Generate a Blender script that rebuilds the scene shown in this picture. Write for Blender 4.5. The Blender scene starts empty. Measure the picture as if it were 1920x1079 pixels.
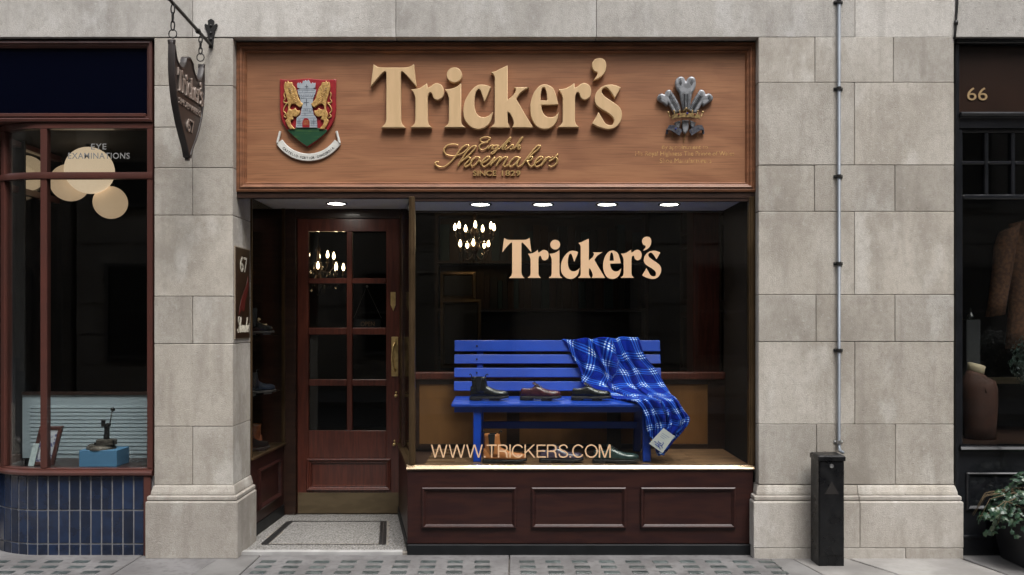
import bpy, bmesh, math, random
from mathutils import Vector, Matrix, noise as mnoise
R = math.radians
random.seed(67)
SC = bpy.context.scene
COL = SC.collection

# ------------------------------------------------------------------ camera
CAM_Y, EYE, PPM, VPX, VPY = -6.0, 1.57, 280.0, 965.0, 605.0   # metres, metres, photo px per metre on the stone face, vanishing point
cam = bpy.data.cameras.new('camera'); camo = bpy.data.objects.new('camera', cam); COL.objects.link(camo)
camo.location = (0, CAM_Y, EYE); camo.rotation_euler = (R(90), 0, 0)
cam.sensor_width = 36.0; cam.lens = 36.0 * PPM * 6.0 / 1920.0
cam.shift_x = -(VPX - 960.0) / 1920.0; cam.shift_y = (VPY - 539.5) / 1920.0
cam.clip_start = 0.05; cam.clip_end = 400
SC.camera = camo

# ------------------------------------------------------------------ sky, sun, exposure
SUN_EL, SUN_AZ = 60.0, 158.0          # degrees; azimuth from +Y clockwise seen from above: from the street side, a little to the right
w = bpy.data.worlds.new('World'); SC.world = w; w.use_nodes = True
nt = w.node_tree; bg = nt.nodes['Background']
sky = nt.nodes.new('ShaderNodeTexSky'); sky.sky_type = 'NISHITA'; sky.sun_disc = False
sky.sun_elevation = R(SUN_EL); sky.sun_rotation = R(SUN_AZ); sky.dust_density = 4.0; sky.air_density = 1.0; sky.ozone_density = 1.0
hs = nt.nodes.new('ShaderNodeHueSaturation'); hs.inputs['Saturation'].default_value = 0.32     # cloud cover: nearly grey
nt.links.new(sky.outputs[0], hs.inputs['Color']); nt.links.new(hs.outputs[0], bg.inputs['Color'])
bg.inputs['Strength'].default_value = 0.13
sl = bpy.data.lights.new('sun', 'SUN'); sl.energy = 0.9; sl.angle = R(24); sl.color = (1.0, 0.98, 0.945)
so = bpy.data.objects.new('sun', sl); COL.objects.link(so); so.location = (2, -8, 25)
sd = Vector((math.sin(R(SUN_AZ)) * math.cos(R(SUN_EL)), math.cos(R(SUN_AZ)) * math.cos(R(SUN_EL)), math.sin(R(SUN_EL))))
so.rotation_euler = (-sd).to_track_quat('-Z', 'Y').to_euler()
SC.view_settings.view_transform = 'Standard'; SC.view_settings.look = 'None'
SC.view_settings.exposure = 1.28; SC.view_settings.gamma = 1.0
SC.render.engine = 'CYCLES'
SC.cycles.max_bounces = 8; SC.cycles.transparent_max_bounces = 16; SC.cycles.caustics_reflective = False; SC.cycles.caustics_refractive = False
SC.cycles.use_denoising = True; SC.cycles.sample_clamp_indirect = 4.0

# ------------------------------------------------------------------ photo pixel on a plane of known depth -> point
def W(px, py, y=0.0):
    k = (6.0 + y) / 6.0 / PPM
    return Vector(((px - VPX) * k, y, EYE + (VPY - py) * k))
def X(px, y=0.0): return (px - VPX) * (6.0 + y) / 6.0 / PPM
def Z(py, y=0.0): return EYE + (VPY - py) * (6.0 + y) / 6.0 / PPM

# ------------------------------------------------------------------ mesh builder
class MB:
    def __init__(s, xf=None): s.v = []; s.f = []; s.xf = xf
    def add(s, vs, fs):
        o = len(s.v)
        for p in vs:
            p = Vector(p); s.v.append(s.xf(p) if s.xf else p)
        s.f += [tuple(i + o for i in f) for f in fs]; return s
    def box(s, x0, x1, y0, y1, z0, z1):
        return s.add([(x0,y0,z0),(x1,y0,z0),(x1,y1,z0),(x0,y1,z0),(x0,y0,z1),(x1,y0,z1),(x1,y1,z1),(x0,y1,z1)],
            [(0,3,2,1),(4,5,6,7),(0,1,5,4),(1,2,6,5),(2,3,7,6),(3,0,4,7)])
    def hexa(s, a, b):           # two quads (bottom, top) of four points
        return s.add(list(a) + list(b), [(0,3,2,1),(4,5,6,7),(0,1,5,4),(1,2,6,5),(2,3,7,6),(3,0,4,7)])
    def loft(s, rings, cap=True, loop=False):
        n = len(rings[0]); m = len(rings); vs = [p for r in rings for p in r]; fs = []
        for i in range(m if loop else m - 1):
            for j in range(n):
                a = i * n + j; b = i * n + (j + 1) % n; c = ((i + 1) % m) * n + (j + 1) % n; d = ((i + 1) % m) * n + j
                fs.append((a, b, c, d))
        if cap and not loop: fs += [tuple(range(n))[::-1], tuple(range((m - 1) * n, m * n))]
        return s.add(vs, fs)
    def tube(s, pts, r, n=8, cap=True, loop=False):
        pts = [Vector(p) for p in pts]; m = len(pts); rs = r if isinstance(r, (list, tuple)) else [r] * m
        rings = []; up = None
        for i, p in enumerate(pts):
            if loop: t = pts[(i + 1) % m] - pts[i - 1]
            else: t = pts[min(i + 1, m - 1)] - pts[max(i - 1, 0)]
            t.normalize()
            if up is None:
                up = Vector((0, 0, 1)) if abs(t.z) < .9 else Vector((1, 0, 0))
            up = up - t * up.dot(t)
            if up.length < 1e-5: up = t.orthogonal()
            up.normalize(); sd_ = t.cross(up)
            rings.append([p + (up * math.cos(2 * math.pi * k / n) + sd_ * math.sin(2 * math.pi * k / n)) * rs[i] for k in range(n)])
        return s.loft(rings, cap, loop)
    def lathe(s, prof, c=(0, 0, 0), n=16, axis='z', cap=True):
        rings = []; c = Vector(c)
        for r, h in prof:
            ring = []
            for k in range(n):
                a = 2 * math.pi * k / n; u, v = r * math.cos(a), r * math.sin(a)
                ring.append(c + (Vector((u, v, h)) if axis == 'z' else Vector((u, h, -v)) if axis == 'y' else Vector((h, u, v))))
            rings.append(ring)
        return s.loft(rings, cap)
    def ball(s, c, r, n=12, m=8, sq=(1, 1, 1)):
        pr = [(max(1e-4, math.sin(math.pi * i / m)), -math.cos(math.pi * i / m)) for i in range(m + 1)]
        c = Vector(c); rings = [[c + Vector((q * math.cos(2*math.pi*k/n) * r * sq[0], q * math.sin(2*math.pi*k/n) * r * sq[1], h * r * sq[2])) for k in range(n)] for q, h in pr]
        return s.loft(rings)
    def prism(s, pts, y0, y1):   # polygon in x,z pushed from y0 to y1
        n = len(pts); vs = [(p[0], y0, p[1]) for p in pts] + [(p[0], y1, p[1]) for p in pts]
        return s.add(vs, [tuple(range(n)), tuple(range(n, 2*n))[::-1]] + [(i, i + n, (i + 1) % n + n, (i + 1) % n) for i in range(n)])
    def slab(s, pts, z0, z1):    # polygon in x,y pushed from z0 to z1
        n = len(pts); vs = [(p[0], p[1], z0) for p in pts] + [(p[0], p[1], z1) for p in pts]
        return s.add(vs, [tuple(range(n))[::-1], tuple(range(n, 2*n))] + [(i, (i + 1) % n, (i + 1) % n + n, i + n) for i in range(n)])
    def frame(s, x0, x1, z0, z1, prof):   # mitred rectangle of a moulding profile [(inset, y)]
        rings = []
        for sx, sz, cx, cz in ((1, 1, x0, z0), (-1, 1, x1, z0), (-1, -1, x1, z1), (1, -1, x0, z1)):
            rings.append([(cx + sx * i, y, cz + sz * i) for i, y in prof])
        return s.loft(rings, loop=True)

def root_of(o):
    while o.parent: o = o.parent
    return o
def finish(o, mat, smooth, bevel, seg=1):
    me = o.data
    if mat is not None and not me.materials: me.materials.append(mat)
    if smooth: me.shade_smooth() if hasattr(me, 'shade_smooth') else [setattr(p, 'use_smooth', True) for p in me.polygons]
    if bevel:
        b = o.modifiers.new('bevel', 'BEVEL'); b.width = bevel; b.segments = seg; b.limit_method = 'ANGLE'; b.angle_limit = R(35)
    return o
def tag(o, label=None, cat=None, group=None, kind=None):
    if label: o['label'] = label
    if cat: o['category'] = cat
    if group: o['group'] = group
    if kind: o['kind'] = kind
    return o
def thing(name, label, cat, loc=(0, 0, 0), group=None):
    o = bpy.data.objects.new(name, None); o.empty_display_size = .1; COL.objects.link(o); o.location = loc
    return tag(o, label, cat, group)
def obj(name, mb, mat, parent=None, smooth=False, bevel=0, seg=1, loc=None, autosm=None):
    me = bpy.data.meshes.new(name)
    off = root_of(parent).location if parent else Vector(loc or (0, 0, 0))
    me.from_pydata([p - off for p in mb.v], [], mb.f); me.validate()
    bm = bmesh.new(); bm.from_mesh(me); bmesh.ops.recalc_face_normals(bm, faces=bm.faces); bm.to_mesh(me); bm.free()
    o = bpy.data.objects.new(name, me); COL.objects.link(o)
    if parent: o.parent = parent
    elif loc: o.location = loc
    finish(o, mat, smooth, bevel, seg)
    if autosm:
        m = o.modifiers.new('split', 'EDGE_SPLIT'); m.split_angle = R(autosm)
    return o
def struct(name, mb, mat, **k): return tag(obj(name, mb, mat, **k), kind='structure')
def piece(name, me, parent, loc, rotz=0):
    o = bpy.data.objects.new(name, me); COL.objects.link(o); o.parent = parent
    o.location = Vector(loc) - root_of(parent).location; o.rotation_euler = (0, 0, rotz); return o
def data_of(mb, mat, name):
    me = bpy.data.meshes.new(name); me.from_pydata([tuple(p) for p in mb.v], [], mb.f)
    bm = bmesh.new(); bm.from_mesh(me); bmesh.ops.recalc_face_normals(bm, faces=bm.faces); bm.to_mesh(me); bm.free()
    me.materials.append(mat); return me

# ------------------------------------------------------------------ flat shapes, curves, text
def smooth_loop(pts, n=6, closed=True):
    """points (x,y) are smooth, (x,y,1) are corners; Catmull-Rom between them"""
    m = len(pts); out = []
    P = [Vector((p[0], p[1])) for p in pts]; C = [len(p) > 2 for p in pts]
    for i in range(m if closed else m - 1):
        a, b = P[i], P[(i + 1) % m]
        if closed or i > 0: p0 = P[i - 1]
        else: p0 = a
        p3 = P[(i + 2) % m] if closed or i + 2 < m else b
        ta = (b - a) if C[i] else (b - p0) * .5
        tb = (b - a) if C[(i + 1) % m] else (p3 - a) * .5
        k = 1 if C[i] and C[(i + 1) % m] else n
        for j in range(k):
            t = j / k; t2, t3 = t * t, t * t * t
            out.append(a * (2*t3 - 3*t2 + 1) + ta * (t3 - 2*t2 + t) + b * (-2*t3 + 3*t2) + tb * (t3 - t2))
    if not closed: out.append(P[-1])
    return out
def mesh_from_curve(cu):
    tmp = bpy.data.objects.new('tmp', cu); COL.objects.link(tmp)
    dg = bpy.context.evaluated_depsgraph_get(); me = bpy.data.meshes.new_from_object(tmp.evaluated_get(dg))
    bpy.data.objects.remove(tmp); bpy.data.curves.remove(cu); return me
def plane_xf(O, U, V, N): return lambda p: O + U * p[0] + V * p[1] + N * p[2]
FRONT = (Vector((1, 0, 0)), Vector((0, 0, 1)), Vector((0, -1, 0)))
def place_mesh(name, me, xf, mat, parent, smooth=False, loc=None):
    off = root_of(parent).location if parent else Vector(loc or (0, 0, 0))
    for v in me.vertices: v.co = xf(v.co) - off
    me.materials.clear(); me.materials.append(mat); me.name = name
    o = bpy.data.objects.new(name, me); COL.objects.link(o)
    if parent: o.parent = parent
    elif loc: o.location = loc
    return o
def cutout(name, loops, thick, bevel, xf, mat, parent, bres=1, loc=None):
    """filled 2D outline(s) (metres in u,v), raised from 0 to thick"""
    cu = bpy.data.curves.new('c', 'CURVE'); cu.dimensions = '2D'; cu.fill_mode = 'BOTH'
    for lp in loops:
        sp = cu.splines.new('POLY'); sp.points.add(len(lp) - 1)
        for q, p in zip(sp.points, lp): q.co = (p[0], p[1], 0, 1)
        sp.use_cyclic_u = True
    cu.extrude = max(1e-5, thick / 2 - bevel); cu.bevel_depth = bevel; cu.bevel_resolution = bres; cu.offset = -bevel
    me = mesh_from_curve(cu)
    return place_mesh(name, me, lambda p: xf((p[0], p[1], p[2] + thick / 2)), mat, parent, loc=loc)
def text_mesh(body, thick, bold=0.0, align='LEFT', spacing=1.0):
    cu = bpy.data.curves.new('t', 'FONT'); cu.body = body; cu.size = 1; cu.extrude = thick / 2; cu.offset = bold; cu.align_x = align
    cu.space_character = spacing; cu.resolution_u = 4
    return mesh_from_curve(cu)
def text(name, body, u0, u1, v0, v1, thick, xf, mat, parent, bold=0.0, spacing=1.0, align='LEFT', lift=0.0, loc=None):
    """text fitted into the box u0..u1 x v0..v1 of a plane"""
    me = text_mesh(body, 0.02, bold, align, spacing)
    xs = [v.co.x for v in me.vertices]; ys = [v.co.y for v in me.vertices]
    a, b, c, d = min(xs), max(xs), min(ys), max(ys)
    for v in me.vertices:
        v.co = ((v.co.x - a) / (b - a) * (u1 - u0) + u0, (v.co.y - c) / (d - c) * (v1 - v0) + v0, (v.co.z + .01) / .02 * thick + lift)
    return place_mesh(name, me, xf, mat, parent, loc=loc)
def strokes(name, paths, rad, conv, mat, parent, n=6, flat=1.0, thickf=None):
    """pen strokes as thin raised tubes; conv maps traced x,y to a point; thick where the pen goes down"""
    mb = MB()
    for pth in paths:
        c = smooth_loop(pth, 5, closed=False); rr = []
        for i in range(len(c)):
            d = c[min(i + 1, len(c) - 1)] - c[max(i - 1, 0)]
            s_ = abs(d.y) / (d.length + 1e-6); rr.append(rad * (.7 + .65 * s_))
        mb.tube([conv(p) for p in c], rr, n)
    return obj(name, mb, mat, parent, smooth=True)

# ------------------------------------------------------------------ materials
MATS = {}
def lin(c):   # sRGB 0..255 -> linear
    return tuple(((v / 255) / 12.92 if v / 255 <= .04045 else ((v / 255 + .055) / 1.055) ** 2.4) for v in c)
def M(name, col, rough=.5, metal=0.0, col2=None, ns=6.0, stretch=(1, 1, 1), lo=.35, hi=.65, bump=0.0, bs=80.0, rand=0.0, coat=0.0, spec=.5,
      col3=None, ns3=40.0, stretch3=(1, 1, 1), amt3=.5, sheen=0.0, emit=None, estr=0.0, rvar=0.0, distort=0.0):
    m = bpy.data.materials.new(name); m.use_nodes = True; n = m.node_tree.nodes; L = m.node_tree.links.new
    b = n['Principled BSDF']; b.inputs['Roughness'].default_value = rough; b.inputs['Metallic'].default_value = metal
    b.inputs['Specular IOR Level'].default_value = spec; b.inputs['Coat Weight'].default_value = coat; b.inputs['Coat Roughness'].default_value = .08
    b.inputs['Sheen Weight'].default_value = sheen
    b.inputs['Base Color'].default_value = (*col, 1)
    pos = n.new('ShaderNodeNewGeometry').outputs['Position']
    def noise(sc, st, det=5.0, dist=0.0):
        mp = n.new('ShaderNodeMapping'); mp.inputs['Scale'].default_value = st; L(pos, mp.inputs['Vector'])
        t = n.new('ShaderNodeTexNoise'); t.inputs['Scale'].default_value = sc; t.inputs['Detail'].default_value = det; t.inputs['Distortion'].default_value = dist
        L(mp.outputs[0], t.inputs['Vector']); return t.outputs['Fac']
    def rng(f, a, z):
        r = n.new('ShaderNodeMapRange'); r.interpolation_type = 'SMOOTHSTEP'; r.inputs[1].default_value = a; r.inputs[2].default_value = z; L(f, r.inputs[0]); return r.outputs[0]
    def mix(f, a, c2, mode='MIX', fac=None):
        x = n.new('ShaderNodeMix'); x.data_type = 'RGBA'; x.blend_type = mode
        if fac is None: L(f, x.inputs['Factor'])
        else: x.inputs['Factor'].default_value = fac
        if isinstance(a, tuple): x.inputs['A'].default_value = (*a, 1)
        else: L(a, x.inputs['A'])
        if isinstance(c2, tuple): x.inputs['B'].default_value = (*c2, 1)
        else: L(c2, x.inputs['B'])
        return x.outputs['Result']
    c = col
    if col2:
        f1 = rng(noise(ns, stretch, 6, distort), lo, hi); c = mix(f1, col, col2)
        if rvar:
            mr = n.new('ShaderNodeMapRange'); mr.inputs[3].default_value = rough - rvar; mr.inputs[4].default_value = rough + rvar; L(f1, mr.inputs[0]); L(mr.outputs[0], b.inputs['Roughness'])
    if col3:
        f3 = rng(noise(ns3, stretch3, 6), .45, .75)
        mm = n.new('ShaderNodeMath'); mm.operation = 'MULTIPLY'; mm.inputs[1].default_value = amt3; L(f3, mm.inputs[0]); c = mix(mm.outputs[0], c, col3)
    if rand:
        oi = n.new('ShaderNodeObjectInfo'); mr = n.new('ShaderNodeMapRange'); mr.inputs[3].default_value = 1 - rand; mr.inputs[4].default_value = 1 + rand; L(oi.outputs['Random'], mr.inputs[0])
        cb = n.new('ShaderNodeCombineXYZ'); [L(mr.outputs[0], cb.inputs[i]) for i in range(3)]
        c = mix(None, c, cb.outputs[0], 'MULTIPLY', 1.0)
    if not isinstance(c, tuple): L(c, b.inputs['Base Color'])
    if bump:
        bp = n.new('ShaderNodeBump'); bp.inputs['Strength'].default_value = min(1.0, bump); bp.inputs['Distance'].default_value = .003 * max(1.0, bump)
        L(noise(bs, stretch if col2 and stretch != (1,1,1) else (1, 1, 1), 4), bp.inputs['Height']); L(bp.outputs[0], b.inputs['Normal'])
    if emit: b.inputs['Emission Color'].default_value = (*emit, 1); b.inputs['Emission Strength'].default_value = estr
    MATS[name] = m; return m
def glass_mat(name, tint=(1, 1, 1), refl=1.45, rough=0.0, gloss=(1, 1, 1), graze=1.0):
    m = bpy.data.materials.new(name); m.use_nodes = True; n = m.node_tree.nodes; L = m.node_tree.links.new; n.clear()
    o = n.new('ShaderNodeOutputMaterial'); mx = n.new('ShaderNodeMixShader'); t = n.new('ShaderNodeBsdfTransparent'); g = n.new('ShaderNodeBsdfGlossy'); lw = n.new('ShaderNodeLayerWeight'); pw = n.new('ShaderNodeMath'); ma = n.new('ShaderNodeMath')
    t.inputs[0].default_value = (*tint, 1); g.inputs['Roughness'].default_value = rough; lw.inputs[0].default_value = .5; pw.operation = 'POWER'; pw.inputs[1].default_value = 4.0; ma.operation = 'MULTIPLY_ADD'; f0 = ((refl - 1) / (refl + 1)) ** 2; ma.inputs[1].default_value = (1 - f0) * graze; ma.inputs[2].default_value = f0; g.inputs['Color'].default_value = (*gloss, 1)
    L(lw.outputs['Facing'], pw.inputs[0]); L(pw.outputs[0], ma.inputs[0]); L(ma.outputs[0], mx.inputs[0]); L(t.outputs[0], mx.inputs[1]); L(g.outputs[0], mx.inputs[2]); L(mx.outputs[0], o.inputs[0]); return m
def stone_mat(name, base, dark, warm, stain, lightp):
    m = bpy.data.materials.new(name); m.use_nodes = True; n = m.node_tree.nodes; L = m.node_tree.links.new; b = n['Principled BSDF']
    b.inputs['Roughness'].default_value = .9; b.inputs['Specular IOR Level'].default_value = .2
    pos = n.new('ShaderNodeNewGeometry').outputs['Position']; oi = n.new('ShaderNodeObjectInfo')
    off = n.new('ShaderNodeVectorMath'); off.operation = 'MULTIPLY_ADD'; cb = n.new('ShaderNodeCombineXYZ')
    [L(oi.outputs['Random'], cb.inputs[i]) for i in range(3)]; L(cb.outputs[0], off.inputs[0]); off.inputs[1].default_value = (31, 17, 23); L(pos, off.inputs[2])
    def noise(src, sc, st, det=5, rough=.55):
        mp = n.new('ShaderNodeMapping'); mp.inputs['Scale'].default_value = st; L(src, mp.inputs['Vector']); t = n.new('ShaderNodeTexNoise')
        t.inputs['Scale'].default_value = sc; t.inputs['Detail'].default_value = det; t.inputs['Roughness'].default_value = rough; L(mp.outputs[0], t.inputs['Vector']); return t.outputs['Fac']
    def rng(f, a, z, lo=0., hi=1.):
        r = n.new('ShaderNodeMapRange'); r.interpolation_type = 'SMOOTHSTEP'; r.inputs[1].default_value = a; r.inputs[2].default_value = z; r.inputs[3].default_value = lo; r.inputs[4].default_value = hi; L(f, r.inputs[0]); return r.outputs[0]
    def mix(f, a, c2, mode='MIX'):
        x = n.new('ShaderNodeMix'); x.data_type = 'RGBA'; x.blend_type = mode; L(f, x.inputs['Factor'])
        for q, k in ((a, 'A'), (c2, 'B')):
            if isinstance(q, tuple): x.inputs[k].default_value = (*q, 1)
            else: L(q, x.inputs[k])
        return x.outputs['Result']
    c = mix(rng(noise(off.outputs[0], 2.6, (1, 1, .8), 7, .62), .36, .64), base, dark)
    c = mix(rng(oi.outputs['Random'], 0, 1, 0, .45), c, warm)
    c = mix(rng(noise(pos, 1.5, (1, 1, .8), 9, .72), .45, .66, 0, .7), c, stain)                      # broad weather stains
    c = mix(rng(noise(pos, 5, (1.6, 1.6, .22), 5), .50, .70, 0, .5), c, stain)                    # rain streaks
    c = mix(rng(noise(off.outputs[0], 4, (1, 1, .5), 6), .54, .68, 0, .6), c, lightp)
    c = mix(rng(noise(pos, 28, (1, 1, .7), 6, .7), .45, .66, 0, .35), c, stain)
    c = mix(rng(noise(off.outputs[0], 34, (1, 1, 1), 6, .7), .55, .72, 0, .4), c, lightp)
    c = mix(rng(noise(pos, 120, (1, 1, 1), 3, .7), .40, .70, 0, .36), c, stain)                    # grain
    c = mix(rng(noise(pos, 70, (1, 1, 1), 2), .68, .78, 0, .55), c, (.13, .11, .095))             # pits
    vr = n.new('ShaderNodeMath'); vr.operation = 'MULTIPLY'; vr.inputs[1].default_value = 7.31; L(oi.outputs['Random'], vr.inputs[0]); vf_ = n.new('ShaderNodeMath'); vf_.operation = 'FRACT'; L(vr.outputs[0], vf_.inputs[0])
    gs = n.new('ShaderNodeHueSaturation'); L(rng(vf_.outputs[0], 0, 1, .86, 1.08), gs.inputs['Value']); L(c, gs.inputs['Color']); c = gs.outputs[0]
    L(c, b.inputs['Base Color'])
    bp = n.new('ShaderNodeBump'); bp.inputs['Strength'].default_value = .7; bp.inputs['Distance'].default_value = .005
    a = n.new('ShaderNodeMath'); a.operation = 'ADD'; L(noise(pos, 150, (1, 1, 1), 4), a.inputs[0]); L(rng(noise(pos, 70, (1, 1, 1), 2), .66, .8, 0, -1.2), a.inputs[1])
    L(a.outputs[0], bp.inputs['Height']); L(bp.outputs[0], b.inputs['Normal'])
    return m

STONE = stone_mat('portland_stone', (.515, .485, .44), (.415, .385, .34), (.51, .46, .39), (.285, .256, .22), (.61, .59, .55))
PLINTH = stone_mat('plinth_stone', (.50, .475, .44), (.40, .375, .34), (.50, .455, .40), (.30, .27, .235), (.58, .56, .53))
STONE_T = stone_mat('cleaner_portland_stone', (.57, .55, .52), (.46, .44, .41), (.56, .53, .485), (.32, .30, .275), (.68, .67, .65))
MORTAR = M('mortar', (.19, .172, .15), .95, col2=(.26, .235, .205), ns=12)
FASCIA = M('fascia_wood', (.345, .160, .077), .45, col2=(.245, .106, .051), ns=2.0, stretch=(.6, 1, 3.2), lo=.30, hi=.68, col3=(.135, .055, .026), ns3=20, stretch3=(.16, 1, 6), amt3=.6, bump=.1, bs=30, coat=.06, distort=1.0)
FASCIA_FR = M('fascia_frame_wood', (.25, .108, .054), .42, col2=(.17, .072, .036), ns=5, stretch=(1.2, 1, 6), coat=.04, spec=.35, bump=.1, bs=60)
MAHOG = M('door_mahogany', (.118, .031, .019), .33, col2=(.075, .020, .013), ns=6, stretch=(9, 9, .8), coat=.3, bump=.06, bs=40)
MAHOG_D = M('riser_mahogany', (.033, .0112, .0085), .38, col2=(.021, .0072, .0070), ns=5, stretch=(1, 1, 6), coat=.03, spec=.3, bump=.05, bs=40)
DARKWOOD = M('dark_wood', (.035, .016, .010), .4, col2=(.02, .009, .006), ns=5, stretch=(1, 1, 5), coat=.1)
BRONZE = M('bronze_trim', (.16, .105, .055), .35, .75, col2=(.10, .065, .033), ns=8, stretch=(1, 1, .5))
BRASS = M('polished_brass', (.80, .60, .27), .3, .55, col2=(.66, .47, .20), ns=30)
KICK = M('tarnished_brass', (.16, .118, .068), .45, .35, col2=(.125, .092, .052), ns=6, stretch=(1, 1, 3))
GOLD = M('gold_paint', (.62, .425, .235), .5, .1, col2=(.57, .39, .21), ns=4, stretch=(6, 1, 1), spec=.4)
GOLD_S = M('gold_letter', (.60, .39, .16), .35, .55)
GOLD_F = M('faded_gilt', (.60, .37, .14), .5, .15, col2=(.36, .17, .075), ns=30)
DECAL = M('window_lettering', (.74, .49, .29), .55, col2=(.70, .46, .27), ns=5)
BLACK = M('black_gloss_paint', (.008, .009, .011), .22, coat=.4, col2=(.011, .012, .015), ns=8, rvar=.04)
BLACKPL = M('black_plinth', (.0045, .0055, .0065), .5, col2=(.008, .009, .0105), ns=8, spec=.3)
GLASS = glass_mat('window_glass', (.93, .95, .94), 1.36)
GLASS_D = glass_mat('door_glass', (.85, .87, .86), 1.36)
OXBLOOD = M('oxblood_paint', (.088, .031, .024), .36, coat=.15, col2=(.070, .025, .019), ns=4, rvar=.05)
NAVY = M('navy_panel', (.0012, .0018, .0065), .2, spec=.08)
TILE = M('blue_glazed_tile', (.0085, .019, .050), .22, coat=.3, col2=(.006, .012, .032), ns=14, rand=.35, bump=.15, bs=25)
GROUT = M('grout', (.20, .20, .21), .9, col2=(.16, .158, .165), ns=30)
BRICKPAVE = None
def lamp(kind, name, loc, energy, col, parent=None, **k):
    l = bpy.data.lights.new(name, kind); l.energy = energy; l.color = col
    for a, v in k.items(): setattr(l, a, v)
    o = bpy.data.objects.new(name, l); COL.objects.link(o)
    if parent: o.parent = parent; o.location = Vector(loc) - root_of(parent).location
    else: o.location = loc
    return o
# ================================================================== the setting: street, opposite side, rooms
ASPHALT = M('asphalt', (.05, .05, .052), .9, col2=(.038, .038, .04), ns=3, bump=.6, bs=120)
PAVE = M('concrete_paving', (.165, .16, .16), .85, col2=(.115, .11, .11), ns=3.5, bump=.4, bs=140, col3=(.07, .066, .064), ns3=22, amt3=.6, rand=.07)
FLAG = M('york_stone_flag', (.29, .28, .265), .85, col2=(.20, .19, .18), ns=3, bump=.4, bs=120, col3=(.2, .19, .175), ns3=20, amt3=.4, rand=.12)
GREYP = M('grey_flag', (.19, .185, .18), .85, col2=(.135, .13, .126), ns=4, bump=.4, bs=120, rand=.1)
PGLASS = M('pavement_light_glass', (.038, .050, .050), .4, col2=(.085, .098, .096), ns=18, coat=.2, rand=.35)
struct('ground', MB().box(-70, 70, -60, 40, -.5, -.16), ASPHALT)
struct('road', MB().box(-70, 70, -9.2, -2.2, -.156, -.125), ASPHALT)
pv = tag(obj('pavement', MB().box(-70, 70, -2.0, 1.5, -.15, -.03), MORTAR), kind='structure')
kb = MB(); [kb.box(-12 + i, -11.006 + i, -2.2, -2.002, -.154, .0) for i in range(24)]
struct('kerb', kb, FLAG, bevel=.012)
far = tag(obj('opposite_pavement', MB().box(-70, 70, -12.2, -9.2, -.155, -.01), PAVE), kind='structure')
def slabp(pts, mat, name='paving_slab', z=0.0):
    o = obj(name, MB().slab(pts, -.03, z), mat, pv, bevel=.004); return o
# concrete pavement-light panels in front of the shopfronts, flags before the piers
def rect(x0, x1, y0, y1): return [(x0, y0), (x1, y0), (x1, y1), (x0, y1)]
g = .004
xa, xb, xc, xd = X(262), X(485), X(955), X(1478)
slabp(rect(-5.2, xa - g, -.62, .2), PAVE); slabp(rect(xb + g, xc - g, -.62, .05), PAVE); slabp(rect(xc + g, X(1440), -.62, .08), PAVE)
slabp([(xa + g, -.62), (X(395), -.62), (X(415), -.02), (X(415), .2), (xa + g, .2)], PAVE)
slabp([(X(395) + g*2, -.62), (xb - g, -.62), (xb - g, .1), (X(415) + g*2, .1)], GREYP)
slabp([(X(1440) + g, -.62), (X(1512), -.62), (X(1480), -.02), (X(1440) + g, -.02)], GREYP)
slabp([(X(1512) + 2*g, -.62), (X(1660), -.62), (X(1580), -.02), (X(1480) + 2*g, -.02)], FLAG)
slabp([(X(1660) + 2*g, -.62), (X(1835), -.62), (X(1790), .02), (X(1580) + 2*g, .02)], FLAG)
slabp([(X(1835) + 2*g, -.62), (X(2100), -.62), (X(2100), .15), (X(1790) + 2*g, .15)], GREYP)
slabp(rect(X(2100) + g, 6, -.62, .15), GREYP)
for i in range(16):                       # the kerb-side row of flags, nearer than the picture's edge
    x0 = -6 + i * .8; slabp(rect(x0 + g, x0 + .8 - g, -1.3, -.62 - 2*g), FLAG if i % 3 else GREYP); slabp(rect(x0 + .4 + g, x0 + 1.2 - g, -1.99, -1.3 - 2*g), GREYP if i % 3 else FLAG)
lens = MB(); lens.loft([[(-.05,-.028,0),(.05,-.028,0),(.05,.028,0),(-.05,.028,0)], [(-.05,-.028,.002),(.05,-.028,.002),(.05,.028,.002),(-.05,.028,.002)], [(-.042,-.021,.0045),(.042,-.021,.0045),(.042,.021,.0045),(-.042,.021,.0045)]])
lensd = data_of(lens, PGLASS, 'glass_block')
for x0, n_, dx in ((X(20), -6, .177), (X(20), 6, .177), (X(512), 9, .176), (X(987), 10, .175)):
    rng_ = range(n_) if n_ > 0 else range(n_, 0)
    for i in rng_:
        for r_ in range(4):
            xx = x0 + i * dx + (.03 * (r_ % 2) if x0 < -2 else .004 * r_) + random.uniform(-.004, .004)
            if x0 < X(100) and xx > X(262) - .09: continue
            piece('glass_block', lensd, pv, (xx, -.125 - r_ * .125 + random.uniform(-.004, .004), 0.0), random.uniform(-.02, .02))

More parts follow.
